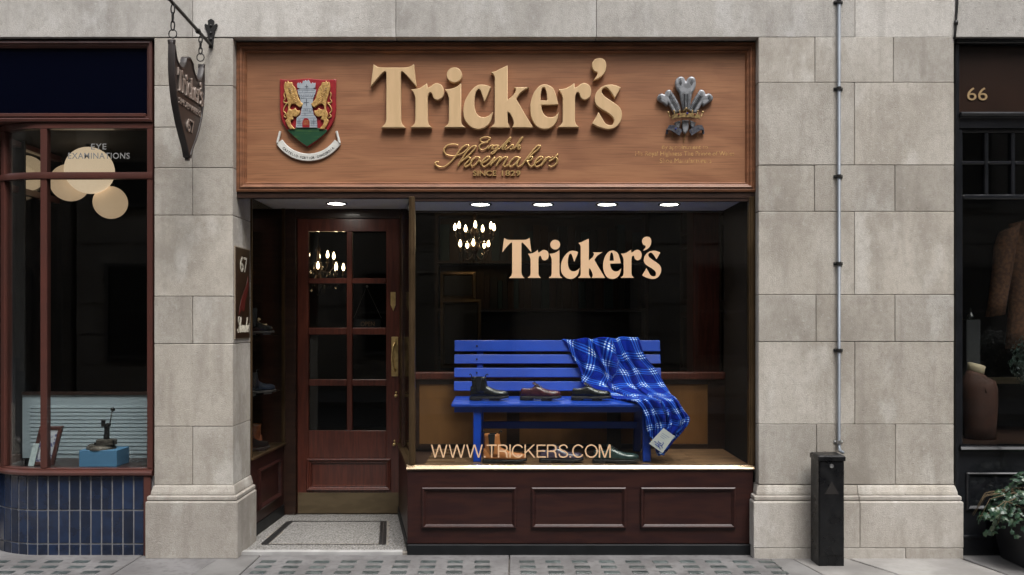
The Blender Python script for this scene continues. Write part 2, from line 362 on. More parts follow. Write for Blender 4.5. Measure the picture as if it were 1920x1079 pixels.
# the other side of the street (seen only as reflections)
OPP = [M('opposite_stone', (.20, .18, .16), .9, col2=(.14, .125, .11), ns=.8, stretch=(1, 1, 3)), M('opposite_ashlar', (.36, .335, .30), .9, col2=(.27, .25, .22), ns=1.2), M('opposite_render', (.26, .25, .235), .9, col2=(.20, .19, .18), ns=.7)]
OGL = M('opposite_window_glass', (.015, .017, .02), .08, spec=.6)
OWF = M('opposite_window_frame', (.12, .115, .11), .6)
paneD = data_of(MB().box(-.5, .5, -.02, .02, -.9, .9), OGL, 'pane'); wf = MB().frame(-.58, .58, -.98, .98, [(0, .06), (0, -.06), (.08, -.06), (.08, .06)]); wf.box(-.5, .5, -.03, .03, -.025, .025); wfD = data_of(wf, OWF, 'window')
for k, (x0, x1, hgt, lab) in enumerate(((-26, -9.1, 13.5, 'brown stone building across the street, facing the eye clinic end'), (-9, 7.9, 12.5, 'pale ashlar building across the street, straight behind the camera'), (8, 26, 14, 'pale rendered building across the street, towards the right end'))):
    b = thing('opposite_building', lab, 'building', ((x0 + x1) / 2, -12.6, -.01))
    mb = MB().box(x0, x1, -18, -12.3, -.01, hgt)
    for j in range(int(hgt / .62)): mb.box(x0 + .01, x1 - .01, -12.3, -12.27, .1 + j * .62, .1 + j * .62 + .57)
    obj('wall', mb, OPP[k], b); obj('cornice', MB().box(x0 - .02, x1 + .02, -18.02, -11.9, hgt + .002, hgt + .5), OPP[k], b)
    nx = int((x1 - x0) / 2.4)
    for r_ in range(4):
        for c_ in range(nx):
            p = (x0 + (c_ + .5) * (x1 - x0) / nx, -12.22, 1.8 + r_ * 3.1)
            wo = piece('window', wfD, b, p); q = bpy.data.objects.new('pane', paneD); COL.objects.link(q); q.parent = wo

for x0, lab in ((-52, 'unseen grey building added across the left street end to block sky reflections'), (46, 'unseen grey building added across the right street end to block sky reflections')):  # end blocks added out of view to keep bright sky out of the glass
    b = thing('street_end_sky_block', lab, 'building', (x0 + 3, -6, -.16)); obj('wall', MB().box(x0, x0 + 6, -30, 20, -.16, 13), OPP[0], b); obj('cornice', MB().box(x0 - .3, x0 + 6.3, -30.3, 20.3, 13.002, 13.6), OPP[0], b)
for xa_, xb_, lab in ((-46, -26.1, 'plain pale building further left across the street'), (26.1, 46, 'plain pale building further right across the street')):
    b = thing('opposite_building', lab, 'building', ((xa_ + xb_) / 2, -12.6, -.01)); obj('wall', MB().box(xa_, xb_, -18, -12.3, -.01, 13), OPP[1], b); obj('cornice', MB().box(xa_ - .02, xb_ + .02, -18.02, -11.9, 13.002, 13.5), OPP[1], b)
# rooms behind the glass
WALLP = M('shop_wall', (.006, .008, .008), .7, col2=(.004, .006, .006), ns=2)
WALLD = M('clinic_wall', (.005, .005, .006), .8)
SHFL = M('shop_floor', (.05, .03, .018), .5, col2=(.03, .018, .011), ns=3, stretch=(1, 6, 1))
CEIL = M('soffit_paint', (.80, .78, .745), .7, col2=(.74, .72, .69), ns=2)
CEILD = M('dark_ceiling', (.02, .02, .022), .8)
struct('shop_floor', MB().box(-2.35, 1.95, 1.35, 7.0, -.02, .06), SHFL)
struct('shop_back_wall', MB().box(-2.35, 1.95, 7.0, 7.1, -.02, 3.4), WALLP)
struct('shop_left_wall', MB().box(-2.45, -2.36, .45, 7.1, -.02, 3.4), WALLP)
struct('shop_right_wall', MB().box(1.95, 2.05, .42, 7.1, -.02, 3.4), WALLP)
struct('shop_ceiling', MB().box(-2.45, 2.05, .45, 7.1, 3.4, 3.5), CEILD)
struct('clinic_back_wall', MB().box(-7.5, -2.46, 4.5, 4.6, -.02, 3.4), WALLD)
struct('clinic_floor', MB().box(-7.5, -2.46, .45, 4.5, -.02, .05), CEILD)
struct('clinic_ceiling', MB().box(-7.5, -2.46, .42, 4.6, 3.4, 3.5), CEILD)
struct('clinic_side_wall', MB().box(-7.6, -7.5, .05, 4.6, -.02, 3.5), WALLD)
struct('tailor_back_wall', MB().box(2.06, 7.5, 2.5, 2.6, -.02, 3.4), WALLD)
struct('tailor_floor', MB().box(2.06, 7.5, .42, 2.5, -.02, .05), CEILD)
struct('tailor_ceiling', MB().box(2.06, 7.5, .42, 2.6, 3.4, 3.5), CEILD)
struct('tailor_side_wall', MB().box(7.5, 7.6, .05, 2.6, -.02, 3.5), WALLD)

# ================================================================== the stone building
bd = thing('stone_building', 'weathered pale limestone facade of large blocks framing the three shopfronts', 'building', (0, .2, 0))
LP = (X(289), X(437)); RP = (X(1422), X(1789)); LT = Z(71.5)
core = MB()
core.box(LP[0] + .015, LP[1] - .015, .015, .40, 0, LT); core.box(RP[0] + .015, RP[1] - .015, .015, .40, 0, LT)
core.box(-7.6, 7.6, .015, .40, LT + .012, 5.2)
obj('mortar_core', core, MORTAR, bd)
obj('upper_wall', MB().box(-46, 46, 0, .42, 5.2, 14).box(-46, -7.6, 0, .42, 0, 5.2).box(7.6, 46, 0, .42, 0, 5.2), STONE, bd)
J = .0016
def block(x0, x1, z0, z1, y0=0.0, y1=.398, mat=STONE, name='stone_block'):
    dy = random.uniform(-.0015, .0015)
    return obj(name, MB().box(x0 + J, x1 - J, y0 + dy, y1, z0 + J, z1 - J), mat, bd, bevel=.0026, seg=1)
def course(py0, py1, pxs, **k):
    for a, b in zip(pxs[:-1], pxs[1:]): block(X(a), X(b), Z(py1), Z(py0), **k)
L0, L1 = 289, 437
course(71.5, 161, (L0, L1)); course(161, 239, (L0, 361)); course(239, 315, (L0, 361)); course(161, 315, (361, L1)); course(315, 404, (L0, 361, L1)); course(404, 556, (L0, L1))
course(556, 645, (L0, 361, L1)); course(645, 800, (L0, L1)); course(800, 910, (L0, 361, L1))
R0, R1 = 1422, 1789
course(69.5, 155, (R0, 1528, 1675, R1)); course(155, 310, (R0, 1602, R1)); course(310, 397, (R0, 1527, 1678, R1)); course(397, 553, (R0, 1602, R1))
course(553, 641, (R0, 1530, 1678, R1)); course(641, 796, (R0, 1603, R1)); course(796, 909, (R0, 1531, 1679, R1))
course(-140, 70.5, (-1160, -380, 0 - 12, 361, 742, 1118, 1603, 1792, 2180, 2600, 3100), mat=STONE_T); course(-380, -140, (-1160, -560, -190, 170, 550, 940, 1330, 1700, 2000, 2400, 2800, 3100))
def base(p0, p1, cuts, cuts2, low):
    # moulded base: a chamfered course, a small roll and the big plinth block(s)
    x0, x1 = X(p0), X(p1)
    def mould(a, b, ea, eb, prof, name, mat):
        mb = MB(); ring = []
        for out, z in prof: ring.append((out, z))
        def pt(side, out, z): return (side[0] + side[1] * out, -out, z)
        A = [(a - ea * o, -o, z) for o, z in ring]; B = [(b + eb * o, -o, z) for o, z in ring]
        A2 = [(a - ea * o, .398, z) for o, z in ring]; B2 = [(b + eb * o, .398, z) for o, z in ring]
        mb.loft([A2, A, B, B2], cap=True); return obj(name, mb, mat, bd, bevel=.002)
    zs = Z(909.5), Z(928), Z(938), Z(low)
    for a, b in zip(cuts[:-1], cuts[1:]):
        ea, eb = a == cuts[0], b == cuts[-1]; xa_, xb_ = X(a) + J * (not ea), X(b) - J * (not eb)
        mould(xa_, xb_, ea, eb, [(0, zs[0] - J), (.006, zs[0] - .012), (.016, zs[1] + .02), (.018, zs[1] + J), (-.02, zs[1] + J), (-.02, zs[0] - J)], 'stone_block', STONE)
        mould(xa_, xb_, ea, eb, [(.024, zs[1] - J), (.034, zs[1] - .008), (.034, zs[2] + .006), (.030, zs[2] + J), (-.02, zs[2] + J), (-.02, zs[1] - J)], 'stone_block', PLINTH)
    for a, b in zip(cuts2[:-1], cuts2[1:]):
        ea, eb = a == cuts2[0], b == cuts2[-1]; xa_, xb_ = X(a) + J * (not ea), X(b) - J * (not eb)
        mould(xa_, xb_, ea, eb, [(.036, zs[2] - J), (.042, zs[2] - .01), (.042, zs[3] + J), (-.02, zs[3] + J), (-.02, zs[2] - J)], 'stone_block', PLINTH)
    return zs[3]
base(289, 437, (289, 437), (289, 437), 1045.0)
zl = base(1422, 1789, (1422, 1607, 1789), (1422, 1608, 1789), 1025.0)
for a, b, ea, eb in ((1422, 1693, 1, 0), (1693, 1789, 0, 1)):
    block(X(a) - .042 * ea, X(b) + .042 * eb, -.01, zl - J, -.042, .398, PLINTH)
# ================================================================== the shoe shop: fascia, window, entrance
FY = .10                                   # fascia board plane
fs = thing('fascia_sign', 'wide varnished wooden fascia board with big raised gold lettering above the shoe shop', 'sign', (0, FY, Z(360, FY)))
fx0, fx1, fz0, fz1 = X(443, .08), X(1417, .08), Z(360, .08), Z(80, .08)
obj('board', MB().box(fx0 + .03, fx1 - .03, FY, .16, fz0 + .03, fz1 - .03), FASCIA, fs)
obj('moulded_frame', MB().frame(fx0, fx1, fz0, fz1, [(0, .15), (0, .075), (.012, .07), (.020, .072), (.030, .062), (.040, .066), (.045, .080), (.052, .083), (.058, .080), (.068, .0985), (.068, .15)]), FASCIA_FR, fs, bevel=.001)
obj('drip_board', MB().box(fx0, fx1, .085, .15, Z(371, .08), fz0 - .002), DARKWOOD, fs)
obj('cover_strip', MB().box(fx0 - .012, fx1 + .012, .13, .17, fz1 + .002, LT - .004), DARKWOOD, fs)
# lettering outlines traced at 6.744 px of the trace per photo px
def tr(o, pts): return [((p[0] / 6.744 + o), (p[1] / 6.744 + 100)) + tuple(p[2:]) for p in pts]
def ell(cx, cy, rx, ry, n=28): return [(cx + rx * math.cos(2 * math.pi * i / n), cy + ry * math.sin(2 * math.pi * i / n)) for i in range(n)]
r_out = [(545,458,1),(620,450),(680,425),(745,380,1),(750,437,1),(790,420),(830,390),(880,380),(940,415),(960,490),(940,560),(880,592),(830,570),(808,515),(790,497),(768,515),(755,560,1),(755,850,1),(768,900),(810,942,1),(535,942,1),(585,895),(598,850,1),(598,570,1),(580,515)]
LET = [
 ('T', [tr(690, [(70,140,1),(115,170),(175,180),(300,181),(470,180),(535,165),(580,138,1),(597,290),(615,430,1),(560,365),(500,295),(450,245),(427,233),(415,250,1),(415,835,1),(430,890),(475,945,1),(165,945,1),(215,890),(230,835,1),(230,250,1),(217,233),(180,255),(105,338),(32,430,1),(48,290)])]),
 ('r', [tr(690, r_out)]),
 ('i', [tr(820, [(95,458,1),(170,450),(240,425),(300,380,1),(300,850,1),(312,900),(358,942,1),(80,942,1),(130,900),(145,850,1),(145,575,1),(130,520)])]),
 ('dot', [tr(820, [p for p in ell(215, 276, 98, 97)])]),
 ('c', [tr(820, [(675,428,1),(640,410),(570,397),(500,410),(420,480),(350,600),(328,720),(345,840),(420,930),(510,962),(600,940),(670,870),(705,740,1),(650,790),(590,810),(520,790),(480,720),(468,620),(480,520),(505,465),(535,460),(560,510),(595,620,1),(635,530)])]),
 ('k', [tr(820, [(675,242,1),(740,225),(800,195),(888,155,1),(888,590,1),(950,540),(985,490),(990,455),(968,430,1),(1164,430,1),(1109,460),(1045,510),(999,580,1),(1109,770),(1214,942,1),(945,942,1),(966,890),(952,830),(922,770),(890,745,1),(890,875,1),(925,942,1),(668,942,1),(710,905),(725,870,1),(725,320,1),(712,275)])]),
 ('e', [tr(940, [(720,650,1),(700,560),(660,450),(600,405),(545,395),(480,415),(410,500),(370,620),(365,720),(385,830),(450,930),(550,962),(640,935),(700,860),(730,745,1),(680,795),(615,812),(550,785),(515,720),(505,655,1)]),
        tr(940, [(495,598,1),(578,598,1),(573,520),(555,450),(537,432),(515,450),(500,520)])]),
 ('r2', [tr(1020, [(p[0] - 362, p[1] - 2) + tuple(p[2:]) for p in r_out])]),
 ('apostrophe', [tr(1020, [(690,62),(640,80),(608,130),(612,190),(640,230),(675,240,1),(672,275),(650,310),(620,345,1),(690,320),(760,260),(788,180),(780,110),(745,70)])]),
 ('s', [tr(1020, [(972,432,1),(900,405),(830,397),(740,420),(660,500),(640,590),(665,660),(730,710),(800,750),(860,800),(885,850),(870,900),(830,910),(780,890),(740,830),(690,745,1),(650,820),(605,890,1),(680,930),(760,955),(830,962),(910,935),(970,860),(988,770),(960,690),(890,630),(800,570),(745,520),(730,480),(750,445),(785,435),(830,470),(895,570,1),(930,510)])]),
]
def word(parent, mat, thick, bevel, xf, conv, ap_drop=0.0, name='letter'):
    for nm, loops in LET:
        d = ap_drop if nm == 'apostrophe' else 0
        lps = []
        for l in loops:
            pts = [conv((p.x, p.y + d)) for p in smooth_loop(l, 6)]
            lps.append(pts)
        cutout(name, lps, thick, bevel, xf, mat, parent)
LFY = FY - .04
word(fs, GOLD, .040, .004, plane_xf(Vector((0, FY - .001, 0)), *FRONT), lambda p: (X(p[0], LFY), Z(p[1], LFY)))
def cv(p): return W(800 + p[0] / 7.385, 245 + p[1] / 7.385, FY - .012)
SHOE = [[(440,200),(370,190),(290,205),(240,265),(260,325),(330,350),(420,345),(520,300),(580,235),(570,200),(530,210),(470,260),(400,360),(330,440),(260,495),(190,505),(130,480),(120,450),(150,432),(165,440)],
 [(430,495),(500,380),(560,290),(640,220),(680,215),(670,250),(600,330),(520,400)], [(470,440),(540,385),(590,370),(600,395),(560,440),(525,485),(540,505),(600,465),(640,400),(680,368),(730,375),(725,410),(690,460),(640,497),(610,480),(620,425),(655,385)],
 [(725,410),(765,450),(830,420),(870,385),(860,360),(820,375),(770,430),(765,480),(800,500),(860,465),(945,370)], [(945,370),(880,495)], [(900,465),(960,405),(1010,365),(1025,380),(990,440),(960,495)], [(985,450),(1060,380),(1105,365),(1115,385),(1075,450),(1060,490),(1090,500),(1145,465)],
 [(1290,385),(1240,365),(1170,420),(1140,470),(1160,500),(1220,470),(1300,375)], [(1300,375),(1255,450),(1250,490),(1280,500),(1330,470)],
 [(1310,495),(1400,370),(1480,270),(1540,210),(1570,215),(1550,255),(1450,340),(1380,410)], [(1370,430),(1440,365),(1465,375),(1440,415),(1395,425),(1420,480),(1450,500),(1495,465)],
 [(1495,465),(1560,420),(1605,385),(1590,360),(1550,375),(1505,430),(1495,480),(1530,500),(1590,470),(1660,370)], [(1660,370),(1640,420),(1580,495)], [(1620,440),(1680,370),(1720,385),(1750,365)], [(1690,430),(1760,390),(1820,325)], [(1780,365),(1808,400),(1800,450),(1760,490),(1715,500),(1690,485)]]
ENG = [[(890,110),(850,92),(790,95),(745,120),(750,150),(790,165),(840,150),(880,120)], [(850,160),(770,180),(730,215),(735,255),(780,268),(830,245),(855,215)], [(850,258),(890,205)], [(862,240),(905,205),(925,210),(900,255),(925,260)],
 [(990,210),(950,205),(915,240),(930,262),(970,240),(1000,205),(960,280),(920,325),(895,320),(910,300),(1010,250)], [(1010,250),(1090,170),(1150,105),(1165,100),(1140,140),(1060,225),(1045,255),(1070,260),(1110,205)], [(1110,205),(1080,250),(1095,262),(1140,235)], [(1146,150),(1154,158)],
 [(1140,235),(1190,195),(1195,230),(1175,262),(1150,255)], [(1205,262),(1260,180),(1310,105),(1330,95),(1310,130),(1250,210)], [(1235,230),(1280,203),(1290,215),(1260,250),(1280,262),(1305,240)]]
strokes('script_lettering', SHOE, .0054, cv, GOLD_S, fs)
strokes('script_lettering', ENG, .0046, cv, GOLD_S, fs)
fxf = plane_xf(Vector((0, FY, 0)), *FRONT)
for body, a, b in (('SINCE', 887, 931), ('1829', 941, 976)): text('lettering', body, X(a, FY), X(b, FY), Z(330.5, FY), Z(320.5, FY), .012, fxf, GOLD_S, fs, bold=.012)
for body, a, b, c, d in (('By appointment to', 1241, 1327, 282.5, 272), ('His Royal Highness The Prince of Wales', 1191, 1377, 295, 284), ('Shoe Manufacturers', 1237, 1334, 306, 297)):
    text('gilt_lettering', body, X(a, FY), X(b, FY), Z(c, FY), Z(d, FY), .0012, fxf, GOLD_F, fs)

# ---- painted coat of arms on the fascia
RED = M('shield_red', (.30, .012, .018), .4, col2=(.22, .01, .014), ns=20)
GREEN = M('hill_green', (.008, .055, .022), .4, col2=(.05, .11, .025), ns=26, stretch=(.4, 1, 2.5), lo=.5, hi=.75, coat=.3)
SILVER = M('tower_grey', (.30, .335, .37), .45, col2=(.36, .39, .42), ns=30)
TOWERL = M('tower_lines', (.10, .115, .14), .6)
LION = M('lion_gold', (.60, .37, .13), .38, .3, col2=(.40, .23, .075), ns=70, lo=.4, hi=.6, bump=.5, bs=160)
SCROLL = M('scroll_white', (.66, .65, .60), .5, col2=(.55, .54, .5), ns=20)
INK = M('ink_black', (.012, .012, .013), .5)
ca = thing('coat_of_arms', 'painted red shield with two gold lions and grey castle over a white motto scroll', 'crest', W(578, 270, FY))
def c6(p): return (X(505 + p[0] / 5.993, FY - .02), Z(135 + p[1] / 5.993, FY - .02))
def relief(name, pts, y0, thick, mat, par, bev=.002, sm=True):
    l = smooth_loop(pts, 4) if sm else [Vector((p[0], p[1])) for p in pts]
    return cutout(name, [[c6(p) for p in l]], thick, bev, plane_xf(Vector((0, y0, 0)), *FRONT), mat, par)
sh = relief('shield', [(118,82,1),(240,90),(430,75),(620,90),(750,82,1),(748,250),(745,450),(715,570),(640,680),(540,770),(428,850,1),(320,770),(215,670),(150,570),(122,450),(119,250)], FY - .001, .022, RED, ca, .005)
relief('hill', [(205,655,1),(300,635),(430,628),(560,635),(650,655,1),(640,685),(545,765),(428,842,1),(320,765),(222,675)], FY - .023, .006, GREEN, sh, .002)
tw = [(303,632,1),(312,525,1),(355,490,1),(372,400,1),(350,300,1),(328,255,1),(322,205,1),(340,205,1),(345,190,1),(320,185,1),(316,140,1),(330,125,1),(342,140,1),(352,122,1),(366,140,1),(378,132,1),(384,105,1),(398,112,1),(410,98,1),(428,110,1),(445,95,1),(456,112,1),(466,132,1),(480,140,1),(492,122,1),(504,140,1),(520,128,1),(522,185,1),(500,190,1),(508,205,1),(528,205,1),(520,255,1),(500,300,1),(484,400,1),(505,490,1),(535,525,1),(545,632,1)]
relief('castle', tw, FY - .023, .012, SILVER, sh, .0012, sm=False)
mort = MB()
def seg(a, b, r=.0011): mort.tube([W(505 + a[0] / 5.993, 135 + a[1] / 5.993, FY - .0352), W(505 + b[0] / 5.993, 135 + b[1] / 5.993, FY - .0352)], r, 4)
for yy, xa_, xb_ in ((520, 318, 530), (550, 312, 375), (550, 462, 536), (580, 310, 372), (580, 465, 540), (605, 308, 372), (605, 465, 542), (490, 358, 503), (465, 362, 498), (440, 366, 492), (415, 370, 487), (300, 352, 500), (280, 342, 508), (235, 328, 524), (205, 325, 525), (190, 330, 520)): seg((xa_, yy), (xb_, yy))
for i in range(26):
    yy = random.choice((535, 565, 592, 477, 452, 427, 290, 220)); xx = random.uniform(345, 500); seg((xx, yy - 10), (xx, yy + 10), .0009)
for cx_, cy_, h_ in ((418, 345, 38), (335, 562, 32), (500, 562, 32), (418, 165, 24)):
    seg((cx_, cy_ - h_), (cx_, cy_ + h_), .0022); seg((cx_ - h_ * .75, cy_), (cx_ + h_ * .75, cy_), .0022)
for i in range(8): seg((335 + i * 24, 262), (345 + i * 24, 262), .0024)
obj('masonry_lines', mort, TOWERL, sh)
relief('gate', [(378,630,1),(378,570),(395,535),(418,526),(442,535),(458,570),(458,630,1)], FY - .0352, .0015, RED, sh, .0004)
gr_ = MB()
for i in range(4): gr_.tube([W(505 + (390 + i * 18) / 5.993, 135 + 545 / 5.993, FY - .0372), W(505 + (390 + i * 18) / 5.993, 135 + 600 / 5.993, FY - .0372)], .0008, 4)
for i in range(4): gr_.tube([W(505 + 382 / 5.993, 135 + (550 + i * 15) / 5.993, FY - .0372), W(505 + 455 / 5.993, 135 + (550 + i * 15) / 5.993, FY - .0372)], .0008, 4)
obj('portcullis', gr_, LION, sh)
lion = [(172,150,1),(185,118),(200,130,1),(215,105),(228,125,1),(262,125),(270,155,1),(300,190),(318,240),(335,300),(362,345),(385,365,1),(372,395),(340,405),(300,372),(255,372),(238,420),(262,432),(300,412,1),(320,440),(352,440,1),(345,480),(312,512),(268,508),(276,540),(244,556),(252,598),(275,625),(295,650,1),(235,650,1),(205,600),(185,555,1),(206,530),(192,490),(216,430),(214,350),(192,270),(172,200)]
tail = [(208,345),(175,350),(160,330),(178,300),(165,262),(175,232)]; tail2 = [(206,350),(172,390),(160,440),(185,470),(165,500),(200,520)]
def mir(p): return (860 - p[0],) + tuple(p[1:])
for f in (lambda p: p, mir):
    lo = relief('lion', [f(p) for p in lion], FY - .023, .016, LION, sh, .004)
    tb = MB()
    for t_ in (tail, tail2): tb.tube([W(505 + q.x / 5.993, 135 + q.y / 5.993, FY - .029) for q in smooth_loop([f(p) for p in t_], 4, closed=False)], .0042, 6)
    mn = MB()
    for k in range(9):
        a0 = (250 + k * 8, 190 + k * 17); tb.tube([W(505 + f(a0)[0] / 5.993, 135 + a0[1] / 5.993, FY - .038), W(505 + f((a0[0] - 38, 0))[0] / 5.993, 135 + (a0[1] + 26) / 5.993, FY - .041)], [.0024, .001], 5)
    for k in range(3): mn.tube([W(505 + f((215 + k * 14, 0))[0] / 5.993, 135 + (185 + k * 22) / 5.993, FY - .0395), W(505 + f((232 + k * 12, 0))[0] / 5.993, 135 + (190 + k * 22) / 5.993, FY - .0395)], .0013, 4)
    obj('tail_and_mane', tb, LION, lo, smooth=True); obj('face_marks', mn, TOWERL, lo)
# scroll: a bent ribbon with curled ends
def arc(t, off=0.0):    # t -1..1 along the ribbon, off across it, in traced px
    a = t * R(56); cx_, cy_, rr = 437, 560, 400 - off
    return (cx_ + rr * math.sin(a) * .99, cy_ + rr * math.cos(a))
sc = MB(); N_ = 28
rows = []
for i in range(N_ + 1):
    t = -1 + 2 * i / N_; q = []
    for off, dy in ((-42, .004), (-42, .014), (-36, .016), (36, .016), (42, .014), (42, .004)):
        p = c6(arc(t, off)); q.append((p[0], FY - dy, p[1]))
    rows.append(q)
sc.loft(rows)
for s_ in (-1, 1):
    e0 = arc(s_, 0)
    p0 = c6((e0[0] + s_ * 22, e0[1] + 14)); p1 = c6((e0[0] - s_ * 12, e0[1] - 118))
    sc.tube([(p0[0], FY - .014, p0[1]), (p1[0], FY - .014, p1[1])], .0085, 10)
so_ = obj('scroll', sc, SCROLL, ca, bevel=.001)
txt = 'CASTELLO·FORTIOR·CONCORDIA'; tm = MB()
for i, ch in enumerate(txt):
    t = -.80 + 1.60 * (i + .5) / len(txt); me = text_mesh(ch, .02, .02); ys = [v.co for v in me.vertices]
    c0 = c6(arc(t, -20)); a = t * R(56)
    if ys:
        xm = (min(v.x for v in ys) + max(v.x for v in ys)) / 2
        vs = []
        for v in ys:
            u, q = (v.x - xm) * .0195, v.y * .0225
            vs.append((c0[0] + u * math.cos(a) - q * math.sin(a) * (1), FY - .0166 - (v.z + .01) * .03, c0[1] + u * math.sin(a) + q * math.cos(a)))
        tm.add(vs, [tuple(p.vertices) for p in me.polygons])
    bpy.data.meshes.remove(me)
obj('motto_lettering', tm, INK, so_)

# ---- silvered badge of three feathers
FEA = M('feather_silver', (.33, .34, .36), .38, .35, col2=(.20, .205, .215), ns=25, stretch=(1, 1, 1.5), lo=.4, hi=.62, bump=.15, bs=140)
BARB = M('feather_dark_lines', (.06, .062, .068), .5, .2)
CROWN = M('crown_gold', (.36, .25, .10), .4, .5, col2=(.2, .13, .06), ns=60)
RIB = M('badge_ribbon', (.035, .038, .06), .4, .3, col2=(.12, .12, .13), ns=60); JEW = M('blue_enamel', (.02, .03, .28), .2, coat=.5); JER = M('red_enamel', (.22, .03, .02), .25, coat=.5)
fb = thing('feather_badge', 'silver badge of three curled feathers rising through a small jewelled gold crown', 'badge', W(1284, 265, FY))
def c7(p, y=FY - .02): return (X(1180 + p[0] / 5.677, y), Z(130 + p[1] / 5.677, y))
def w7(p, y): q = c7(p); return Vector((q[0], y, q[1]))
def rel7(name, pts, y0, thick, mat, par, bev):
    return cutout(name, [[c7(p) for p in smooth_loop(pts, 4)]], thick, bev, plane_xf(Vector((0, y0, 0)), *FRONT), mat, par, bres=3)
mid = [(597,135,1),(575,95),(530,85),(492,118),(485,170),(500,220),(530,262),(542,330),(565,440,1),(640,440,1),(655,330),(668,262),(698,205),(706,145),(690,97),(650,84),(618,102)]
lef = [(296,300),(315,272),(345,262),(372,272,1),(392,232),(432,222),(462,262),(488,300),(525,370),(552,450,1),(470,475,1),(440,420),(412,372,1),(398,398),(352,366),(302,335)]
for pts, y0 in ((lef, FY - .001), ([(1184 - p[0],) + tuple(p[1:]) for p in lef], FY - .001), (mid, FY - .008)):
    fo = rel7('feather', pts, y0, .034, FEA, fb, .012)
    bb = MB(); cx_ = sum(p[0] for p in pts) / len(pts)
    mir_ = cx_ > 640; ismid = 560 < cx_ < 640
    for k in range(13):
        if ismid:
            yy = 270 + k * 12
            for s_ in (-1, 1): bb.tube([w7((597 + s_ * 5, yy + 14), y0 - .036), w7((597 + s_ * 46, yy - 12), y0 - .033)], [.0022, .0014], 4)
        else:
            t = k / 12; bx_, by_ = 430 + 80 * t, 300 + 140 * t
            for s_ in (-1, 1):
                e = (bx_ + 30 * s_ + 5, by_ - 18 * s_ - 18); A_, B_ = (bx_, by_), e
                if mir_: A_, B_ = (1184 - A_[0], A_[1]), (1184 - B_[0], B_[1])
                bb.tube([w7(A_, y0 - .036), w7(B_, y0 - .033)], [.0022, .0014], 4)
    for k in range(0, 6, 2):   # curl strands
        cxs = ((545, 650) if ismid else ((330, 430) if not mir_ else (854, 754)))
        for j, c_ in enumerate(cxs):
            s_ = -1 if j == 0 else 1
            yy = (120 if ismid else 262) + (0 if ismid or j else 20)
            bb.tube([w7((c_ + s_ * (6 + 5 * k), yy - 18 + k * 3), y0 - .0335), w7((c_ + s_ * (2 + 4 * k), yy + 10 + k * 6), y0 - .0355), w7((c_ - s_ * (8 - k * 2), yy + 40 + k * 6), y0 - .0355)], [.001, .0019, .001], 5)
    tag(obj('barbs', bb, BARB, fo, smooth=True), kind='stuff')
cr = MB(); ring = []
for i in range(17):
    t = -1 + i / 8; p = (595 + 150 * math.sin(t * 1.35) / math.sin(1.35), 505 + 28 * (math.cos(t * 1.35)) * -1 + 26)
    a = w7((p[0], p[1] + 22), 0); b = w7((p[0], p[1] - 22), 0); d = .022 + .016 * math.cos(t * 1.3)
    ring.append([(a.x, FY - .012 - d, a.z), (a.x, FY - .024 - d, a.z), (b.x, FY - .024 - d, b.z), (b.x, FY - .012 - d, b.z)])
cr.loft(ring)
for px_, py_, s_ in ((410, 470, 1.2), (470, 455, 1.1), (530, 450, .9), (600, 428, 1.4), (665, 450, .9), (725, 455, 1.1), (775, 465, 1.2)):
    c0 = w7((px_, py_), FY - .04); cr.ball(c0, .0065 * s_, 6, 5); cr.tube([c0, w7((px_ * .9 + 59, py_ + 50), FY - .045)], [.003, .005], 5)
cr.tube([w7((560, 460), FY - .05), w7((600, 432), FY - .055), w7((640, 460), FY - .05)], .004, 5)
co = obj('crown', cr, CROWN, fb, smooth=False)
obj('jewel', MB().ball(w7((603, 487), FY - .066), .0065, 8, 6), JEW, co)
for q in (515, 685): obj('jewel', MB().ball(w7((q, 497), FY - .062), .006, 8, 6), JER, co)
for pts in ([(558,545,1),(632,545,1),(628,630),(612,672),(590,695,1),(570,670),(562,620)], [(478,570,1),(545,548,1),(540,600),(520,640,1),(490,610)], [(640,548,1),(705,570,1),(690,610),(668,640,1),(648,600)]):
    rel7('feather_stem', pts, FY - .006, .026, FEA, fb, .008)
rb = MB()
for s_ in (-1, 1):
    def mm(p): return p if s_ < 0 else (1190 - p[0], p[1])
    rb.loft([[w7(mm(a), FY - .02), w7(mm(a), FY - .034), w7(mm(b), FY - .034), w7(mm(b), FY - .02)] for a, b in (((395, 650), (420, 600)), ((440, 655), (470, 600)), ((490, 685), (520, 625)), ((530, 712), (560, 655)))])
    rb.tube([w7(mm((405, 640)), FY - .015), w7(mm((400, 690)), FY - .015)], .008, 8)
obj('ribbon', rb, RIB, fb)
obj('quill', MB().tube([w7((597, 670), FY - .02), w7((583, 785), FY - .008)], [.004, .0015], 6).tube([w7((465, 670), FY - .012), w7((458, 738), FY - .006)], .0022, 5).tube([w7((712, 675), FY - .012), w7((738, 732), FY - .006)], .0022, 5), CROWN, fb)
obj('jewel', MB().ball(w7((490, 640), FY - .036), .006, 8, 6), JEW, fb)

# ---- the display window
GY = .105
VGL = glass_mat('showcase_glass', (.94, .95, .94), 1.3, graze=.12)
sw = thing('shop_window', 'large plate glass display window with bronze posts above a dark panelled mahogany riser', 'shop window', (X(1090, .08), .08, 0))
wx0, wx1 = X(763, .07), X(1415, .07); zs_ = Z(881, .07); zg = Z(874, .07); zt = Z(369, .08)
rx0, rx1 = wx0, X(1412, .07)
